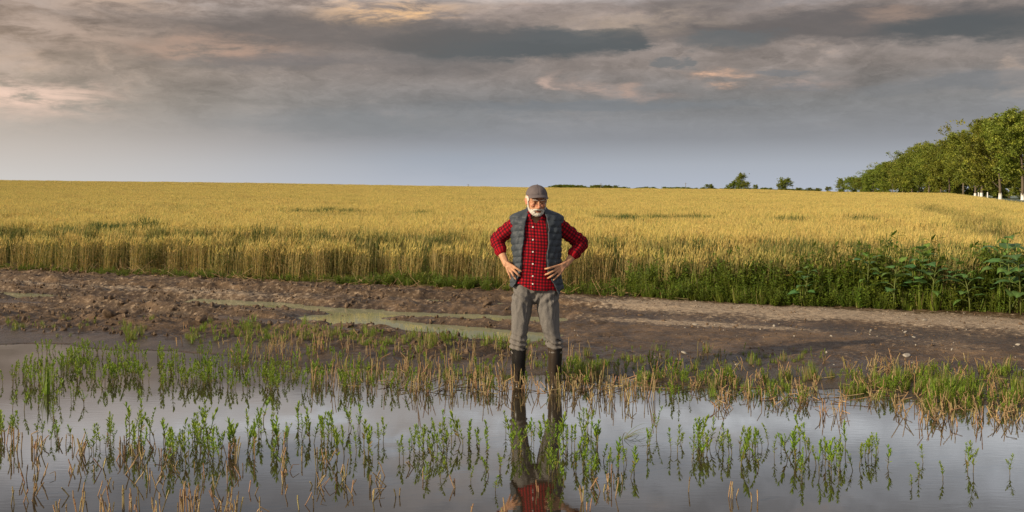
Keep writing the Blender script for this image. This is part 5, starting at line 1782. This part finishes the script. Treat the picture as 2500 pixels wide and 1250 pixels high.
# --- quilted vest
VW = lambda z: np.interp(z, [.78, .84, .90, .97, 1.05, 1.15, 1.25, 1.34, 1.41, 1.455, 1.485, 1.51, 1.53, 1.55, 1.575, 1.60],
                         [.226, .228, .226, .214, .206, .206, .214, .222, .230, .232, .228, .200, .150, .100, .080, .083])
VD = lambda z: np.interp(z, [.78, .84, .90, .97, 1.05, 1.15, 1.25, 1.34, 1.41, 1.455, 1.485, 1.51, 1.53, 1.55, 1.575, 1.60],
                         [.160, .160, .158, .154, .156, .160, .160, .156, .148, .138, .124, .108, .094, .084, .080, .084])
XL = lambda z: np.interp(z, [.84, .88, .93, 1.0, 1.05, 1.2, 1.30, 1.37, 1.45, 1.52, 1.56, 1.60], [-.205, -.190, -.160, -.128, -.130, -.112, -.098, -.092, -.080, -.060, -.058, -.066])
XR = lambda z: np.interp(z, [.80, .85, .92, 1.0, 1.1, 1.2, 1.30, 1.37, 1.45, 1.52, 1.56, 1.60], [.200, .175, .135, .098, .088, .092, .100, .102, .090, .068, .064, .070])


def vest_mesh():
    ni, nj = 170, 150
    vv = np.zeros((nj, ni, 3))
    for j in range(nj):
        t = j / (nj - 1)
        for i in range(ni):
            s_ = i / (ni - 1)                              # 0 right front edge -> back -> 1 left front edge
            zb = np.interp(s_, [0, .10, .30, .70, .90, 1], [.805, .845, .83, .84, .875, .862])
            z = zb + (1.585 - zb) * t
            w = float(VW(z)); d = float(VD(z))
            aR = math.asin(max(-.99, min(.99, (float(XR(z)) - .008) / w))); aL = math.asin(max(-.99, min(.99, (float(XL(z)) - .008) / w)))
            ph = aR + (2 * PI + aL - aR) * s_
            zq = z + .012 * math.sin(ph * 2) + .02 * (abs(math.sin(ph)))
            q = abs(math.sin(PI * (zq - .80) / .056)) ** .55
            vfade = 1.0 if z < 1.50 else max(0, 1 - (z - 1.50) / .03)
            sl = abs(math.cos(ph * 6)) ** .3 if z > 1.385 else 1.0
            puff = .011 * q * vfade * (.75 + .25 * math.sin(ph * 5 + z * 17)) + .004 * math.sin(ph * 9 + z * 23) * vfade + .003 * math.sin(ph * 17 - z * 41) * vfade
            e = .90
            cs, sn = math.cos(ph), math.sin(ph)
            x = .008 + (w + puff) * abs(sn) ** e * (1 if sn > 0 else -1)
            y = float(sec(z)[2]) - (d + puff) * abs(cs) ** e * (1 if cs > 0 else -1)
            # the front edges stand off a little
            eg = max(0, 1 - min(s_, 1 - s_) / .035)
            vv[j, i] = (x, y - .008 * eg, z)
    F = []
    for j in range(nj - 1):
        for i in range(ni - 1):
            a_ = j * ni + i
            F.append((a_, a_ + 1, a_ + ni + 1, a_ + ni))
    me = bpy.data.meshes.new('vest_raw'); me.from_pydata(vv.reshape(-1, 3).tolist(), [], F)
    o = bpy.data.objects.new('vest_raw', me); COL.objects.link(o)
    so = o.modifiers.new('s', 'SOLIDIFY'); so.thickness = .014; so.offset = -1
    out = bpy.data.meshes.new_from_object(o.evaluated_get(bpy.context.evaluated_depsgraph_get()))
    bpy.data.objects.remove(o)
    out.name = 'vest'
    out.polygons.foreach_set('use_smooth', np.ones(len(out.polygons), bool))
    return out


vest = vest_mesh()
M_VEST, _ = cloth_mat('quilted_nylon', .55, 120, .35, base=(.040, .050, .062), vary=.5, bdist=.005)
vest.materials.append(M_VEST)
o_vest = link('vest', vest, man)
bvh_v = BVHTree.FromPolygons([Vector(v.co) for v in vest.vertices], [tuple(p.vertices) for p in vest.polygons])
M_ZIP, _ = cloth_mat('zip_tape', .6, 200, .2, base=(.012, .013, .016), vary=.2)
for fx, zz in ((XL, [.88, .95, 1.02, 1.1, 1.2, 1.3, 1.4, 1.48]), (XR, [.83, .9, .98, 1.05, 1.15, 1.25, 1.35, 1.44, 1.49])):
    mb = MB(); sg = -1 if fx is XL else 1
    P_ = []
    for z_ in zz:
        x_ = float(fx(z_)); h = bvh_v.ray_cast(Vector((x_ + sg * .004, -1, z_)), Vector((0, 1, 0)))
        P_.append(Vector((x_ - sg * .001, (h[0].y if h[0] else -.15) + .004, z_)))
    mb.tube(P_, [.0055] * len(P_), (.01, .01, .01), 6)
    link('zip', mb.mesh('vest_zip', [M_ZIP], True), o_vest)
# --- shirt collar
for sg in (-1, 1):
    A0 = Vector((sg * .020 - .012, -.088, 1.512)); A1 = Vector((sg * .066, -.050, 1.555)); A2 = Vector((sg * .074, -.084, 1.518)); A3 = Vector((sg * .052 - .006, -.136, 1.450))
    me = bpy.data.meshes.new('shirt_collar')
    g = []
    for i in range(5):
        for j in range(5):
            a_, b_ = i / 4, j / 4
            p = A0.lerp(A1, a_).lerp(A3.lerp(A2, a_), b_)
            p = p + Vector((0, -.010 * math.sin(PI * a_) * (1 - b_) - .006 * math.sin(PI * b_), 0))
            g.append(tuple(p))
    me.from_pydata(g, [], [(i * 5 + j, i * 5 + j + 1, (i + 1) * 5 + j + 1, (i + 1) * 5 + j) for i in range(4) for j in range(4)])
    a = me.attributes.new('plaid', 'FLOAT_VECTOR', 'POINT'); a.data.foreach_set('vector', np.array([(p[0] * .8 + p[2] * .6, p[2] * .8 - p[0] * .6, 0) for p in g], np.float32).ravel())
    me.materials.append(M_SH)
    oc = link('collar', me, o_shirt); so = oc.modifiers.new('s', 'SOLIDIFY'); so.thickness = .005

# --- body: head, neck, trunk, arms, hands and legs in one skin
HM = Matrix.Translation((.006, -.040, 1.616)) @ Matrix.Rotation(rad(11), 4, 'Z') @ Matrix.Rotation(rad(10), 4, 'X') @ Matrix.Rotation(rad(2), 4, 'Y') @ Matrix.Diagonal((1.09, 1.06, 1.04, 1))
bd = Blob()
# head in its own frame, face toward -Y
bd.ell((0, .018, .030), (.075, .094, .098), 28)
bd.ell((0, -.012, -.040), (.063, .076, .080), 28)
bd.ell((0, -.050, -.085), (.040, .040, .036), 20)
for s_ in (-1, 1):
    bd.ell((s_ * .041, -.060, -.018), (.024, .024, .022), 16)
    bd.limb([(s_ * .012, -.084, .024), (s_ * .034, -.081, .028), (s_ * .056, -.062, .020)], [.010, .011, .009], n=12, sub=3)
    bd.ell((s_ * .014, -.100, -.036), (.0105, .012, .009), 12)
    bd.ell((s_ * .079, .014, -.006), (.007, .020, .033), 16, Matrix.Rotation(s_ * rad(-22), 3, 'Z'))
    bd.ell((s_ * .083, .020, .006), (.008, .020, .022), 16, Matrix.Rotation(s_ * rad(-28), 3, 'Z'))
    bd.ell((s_ * .031, -.0735, .003), (.016, .011, .012), 14)
bd.limb([(0, -.086, .020), (0, -.098, -.004), (0, -.112, -.026), (0, -.106, -.036)], [.0085, .0095, .014, .012], n=14, sub=3)
bd.limb([(-.022, -.082, -.066), (0, -.089, -.066), (.022, -.082, -.066)], [.007, .010, .007], n=12, sub=3, ref=(0, 0, 1))
bd.transform(HM)
head_n = len(bd.v)
bd.limb([(.004, -.014, 1.40), (.004, -.006, 1.50), (.004, -.012, 1.575)], [.062, .058, .058], n=24)
torso(bd, 1.0, 1.50, -.032)
for S_, E_, W_ in ((SL, EL_, WL), (SR, ER_, WR)):
    bd.limb([S_, S_.lerp(E_, .5), E_, E_.lerp(W_, .3), E_.lerp(W_, .65), W_, W_ + (W_ - E_).normalized() * .02], [.046, .042, .038, (.042, .040), (.036, .032), (.029, .022), (.030, .022)], n=20)
for LG in (LEGL, LEGR):
    bd.limb([(q[0], q[1], q[2]) for q in LG] + [(LG[-1][0], 0, .1), (LG[-1][0], .0, -.06)], [.08, .075, .065, .055, .05, .045, .042, .036, .036], n=18)


def fy(x, z, off, fall):
    hs = []
    for bv in (bvh_v, bvh_sh):
        h = bv.ray_cast(Vector((x, -1, z)), Vector((0, 1, 0)))
        if h[0]: hs.append(h[0].y)
    return min(hs + [fall]) - off if hs else fall


def hand(W_, K, T, side, thumb):
    """palm from the wrist to four knuckles, fingers from knuckles to tips lying on the vest"""
    Kp = []
    for i, ((kx, kz), (tx, tz)) in enumerate(zip(K, T)):
        k3 = Vector((kx, fy(kx, kz, .016, -.105), kz)); Kp.append(k3)
        t3 = Vector((tx, fy(tx, tz, .008, -.115), tz))
        m1 = k3.lerp(t3, .42); m1.y = min(m1.y, fy(m1.x, m1.z, .015, -.11)) - .004
        m2 = k3.lerp(t3, .74); m2.y = min(m2.y, fy(m2.x, m2.z, .011, -.11))
        r = [.0112, .0110, .0105, .0092][i]
        bd.limb([k3, m1, m2, t3], [r * 1.06, r * .98, r * .90, r * .78], n=12, sub=3)
        bd.limb([W_ + Vector((side * .004 * (i - 1.5), -.004, .010 * (1.5 - i))), W_.lerp(k3, .55) + Vector((0, -.006, 0)), k3], [(.015, .013), (.0135, .013), (.0120, .0115)], n=12, sub=3)
        bd.ell(tuple(k3 + Vector((0, -.003, 0))), (.011, .010, .011), 12)
    for a_, b_ in zip(Kp[:-1], Kp[1:]):
        bd.limb([W_.lerp(a_, .6), W_.lerp(a_.lerp(b_, .5), .8)], [.012, .012], n=10, sub=2)
    # thumb: from the side of the palm near the wrist, round behind the hip
    bd.limb([W_.lerp(Kp[0], .25) + Vector((0, .008, .004))] + [Vector(q) for q in thumb], [.016, .014, .011, .009], n=12, sub=3)
    return Kp, T


hand(WL, [(-.206, 1.056), (-.212, 1.034), (-.224, 1.013), (-.242, .997)], [(-.132, 1.010), (-.142, .966), (-.178, .940), (-.221, .943)], 1, [(-.222, -.03, 1.075), (-.214, .015, 1.062), (-.212, .05, 1.045)])
hand(WR, [(.190, 1.056), (.192, 1.033), (.200, 1.011), (.214, .993)], [(.078, 1.032), (.080, .980), (.103, .950), (.152, .934)], -1, [(.232, -.03, 1.075), (.224, .015, 1.062), (.222, .05, 1.045)])
body = bd.fuse('body', .0042, 3)
c = coords(body); nn = normals(body)
HI = HM.inverted()
Hn = np.array(HI)
hc = (np.c_[c, np.ones(len(c))] @ Hn.T)[:, :3]             # head frame
inh = (c[:, 2] > 1.46) & (np.abs(c[:, 0]) < .12)
x_, y_, z_ = hc.T


def g3(cx, cz, sx, sz, y=0):
    return np.exp(-((x_ - cx) / sx) ** 2 - ((z_ - cz) / sz) ** 2) * (y_ < y) * inh


dsp = np.zeros(len(c))
for s_ in (-1, 1):
    dsp -= .010 * g3(s_ * .020, .010, .010, .009)            # inner eye corners
    dsp -= .006 * g3(s_ * .033, .0125, .018, .006)
    dsp -= .004 * g3(s_ * .031, -.012, .020, .004)           # under the eye bag
    dsp -= .004 * g3(s_ * .030, -.046, .005, .018)           # smile fold
dsp += .0012 * np.sin(z_ * 420) * g3(0, .052, .05, .018)     # forehead lines
dsp += .0010 * n3(c, 140, 3) * inh
dsp += .0012 * n3(c, 90, 2) * (c[:, 2] < 1.15)
c = c + nn * dsp[:, None]
setco(body, c)
skin = np.array([.47, .245, .140])
colb = np.tile(skin, (len(c), 1))
red = np.clip(.8 * g3(.040, -.018, .022, .018) + .8 * g3(-.040, -.018, .022, .018) + .7 * g3(0, -.026, .014, .018) + .6 * g3(0, .04, .05, .02) * .5, 0, 1)
red = np.maximum(red, (np.abs(x_) > .07) * inh * .5)
colb = colb * (1 - red[:, None]) + np.array([.50, .19, .115]) * red[:, None]
eye = np.clip(1.3 * g3(.030, .0025, .0135, .0028) + 1.3 * g3(-.030, .0025, .0135, .0028), 0, 1)
colb = colb * (1 - eye[:, None]) + np.array([.035, .020, .014]) * eye[:, None]
bag = np.clip(.5 * g3(.030, -.010, .016, .003) + .5 * g3(-.030, -.010, .016, .003), 0, 1)
colb = colb * (1 - bag[:, None]) + np.array([.28, .11, .07]) * bag[:, None]
hnd = (c[:, 2] < 1.12) & (np.abs(c[:, 0]) < .30)
vein = np.clip(n3(c, 60, 4), 0, 1) * .2 * hnd
colb = colb * (1 - vein[:, None]) + np.array([.36, .19, .13]) * vein[:, None]
paint(body, colb)
M_SKIN, ps = cloth_mat('skin', .52, 300, .15, vary=.18)
ps.inputs['Subsurface Weight'].default_value = .12
ps.inputs['Subsurface Radius'].default_value = (.01, .004, .002)
body.materials.append(M_SKIN)
link('body', body, man)
# nails
bvh_b = BVHTree.FromPolygons([Vector(v.co) for v in body.vertices], [tuple(p.vertices) for p in body.polygons])

# --- beard, moustache, brows, hair
M_HAIR, _ = cloth_mat('white_hair', .8, 260, .8, base=(.52, .48, .42), vary=.7, bdist=.004)


def hair(name, fn, vox=.0030, amp=.0016):
    b = Blob(); fn(b); b.transform(HM)
    me = b.fuse(name, vox, 2)
    c = coords(me); nn = normals(me)
    q = (np.c_[c, np.ones(len(c))] @ Hn.T)[:, :3]
    c = c + nn * (amp * np.sin(q[:, 0] * 900 + 3 * n3(q, 90)) * .5 + amp * n3(q * [1, 1, .4], 240, 2))[:, None]
    setco(me, c)
    me.materials.append(M_HAIR)
    return link(name, me, man)


def f_beard(b):
    for s_ in (-1, 1):
        b.limb([(s_ * .072, -.006, -.004), (s_ * .069, -.016, -.040), (s_ * .056, -.042, -.074), (s_ * .032, -.066, -.094), (0, -.074, -.100)], [(.006, .010), (.007, .012), (.011, .016), (.016, .018), (.019, .019)], n=16)
        b.limb([(s_ * .048, -.056, -.062), (s_ * .040, -.070, -.076), (s_ * .028, -.076, -.088)], [.009, .012, .014], n=12)
        b.limb([(s_ * .038, -.076, -.056), (s_ * .034, -.080, -.068), (s_ * .026, -.084, -.080)], [.006, .008, .009], n=12)
    b.ell((0, -.084, -.096), (.030, .022, .018), 16)


def f_stache(b):
    for s_ in (-1, 1):
        b.limb([(0, -.102, -.048), (s_ * .014, -.100, -.050), (s_ * .030, -.088, -.056), (s_ * .040, -.078, -.066)], [(.008, .009), (.009, .009), (.009, .009), (.006, .006)], n=12, ref=(0, 0, 1))


def f_brow(b):
    b.limb([(.012, -.094, .024), (.032, -.092, .030), (.052, -.074, .024)], [.0035, .0045, .003], n=10, ref=(0, 0, 1))


def f_brow2(b):
    b.limb([(-.012, -.094, .024), (-.032, -.092, .030), (-.052, -.074, .024)], [.0035, .0045, .003], n=10, ref=(0, 0, 1))


def f_hair(b):
    for s_ in (-1, 1):
        b.limb([(s_ * .072, -.020, .022), (s_ * .075, .000, .020), (s_ * .076, .040, .014), (s_ * .060, .085, .010), (0, .108, .008)], [(.004, .020), (.005, .024), (.008, .028), (.012, .034), (.012, .036)], n=14, ref=(0, 0, 1))


hair('beard', f_beard); hair('moustache', f_stache); hair('eyebrow', f_brow, .0022, .001); hair('eyebrow', f_brow2, .0022, .001); hair('hair', f_hair)
b = Blob(); b.ell((0, -.0955, -.0665), (.019, .006, .0065), 16); b.transform(HM)
me = b.fuse('mouth', .0018, 1); M_MO, _ = cloth_mat('lips', .5, base=(.19, .06, .045), vary=.1); me.materials.append(M_MO); link('mouth', me, man)
for s_ in (-1, 1):
    b = Blob(); b.ell((s_ * .030, -.0835, .0022), (.0095, .0035, .0022), 14); b.transform(HM)
    me = b.fuse('eye', .001, 0); M_EY, _ = cloth_mat('eye', .15, base=(.03, .018, .012), vary=.1); me.materials.append(M_EY); link('eye', me, man)

# --- cap
cp = Blob()
cp.ell((0, .018, .058), (.0865, .106, .082), 36)
cp.ell((0, .020, .116), (.045, .055, .024), 20)
cp.transform(HM)
cap = cp.fuse('cap', .0045, 3)
c = coords(cap); q = (np.c_[c, np.ones(len(c))] @ Hn.T)[:, :3]
nn = normals(cap)
ang = np.arctan2(q[:, 0], -q[:, 1] + .018)
seam = np.exp(-(((ang / (PI / 3) + .5) % 1 - .5) / .035) ** 2) * (q[:, 2] < .138)
c = c - nn * (.0022 * seam)[:, None] + nn * (.0018 * n3(c, 45, 2))[:, None]
setco(cap, c)
bmx = __import__('bmesh').new(); bmx.from_mesh(cap)
lim = Hn
kill = [v for v, zz, yy in zip(bmx.verts, q[:, 2], q[:, 1]) if zz < .050 + .12 * max(0, -yy)]
__import__('bmesh').ops.delete(bmx, geom=kill, context='VERTS'); bmx.to_mesh(cap); bmx.free()
M_CAP, _ = cloth_mat('grey_cap_cotton', .85, 400, .3, base=(.118, .098, .100), vary=.3, bdist=.003)
cap.materials.append(M_CAP)
o_cap = link('cap', cap, man); so = o_cap.modifiers.new('s', 'SOLIDIFY'); so.thickness = .003
# visor: curved sheet
g = []; ni, nj = 17, 8
for j in range(nj):
    for i in range(ni):
        a = -1.12 + 2.24 * i / (ni - 1); t = j / (nj - 1)
        R0 = (.0855 * math.sin(a) * 1.0, .018 - .106 * math.cos(a))
        ext = .055 * math.cos(a * .93) ** .6 * t
        x0 = R0[0] * (1 + .02 * t); y0 = R0[1] - ext
        z0 = .072 - .012 * t - .026 * (x0 / .08) ** 2 * (.5 + .5 * t)
        g.append(tuple(HM @ Vector((x0, y0, z0))))
me = bpy.data.meshes.new('visor'); me.from_pydata(g, [], [(j * ni + i, j * ni + i + 1, (j + 1) * ni + i + 1, (j + 1) * ni + i) for j in range(nj - 1) for i in range(ni - 1)])
me.polygons.foreach_set('use_smooth', np.ones(len(me.polygons), bool)); me.materials.append(M_CAP)
ov = link('visor', me, o_cap); so = ov.modifiers.new('s', 'SOLIDIFY'); so.thickness = .004
mb = MB(); mb.tube([HM @ Vector((0, .020, .136)), HM @ Vector((0, .020, .144))], [.008, .006], (.1, .09, .09), 10)
link('cap_button', mb.mesh('cap_button', [M_CAP], True), o_cap)
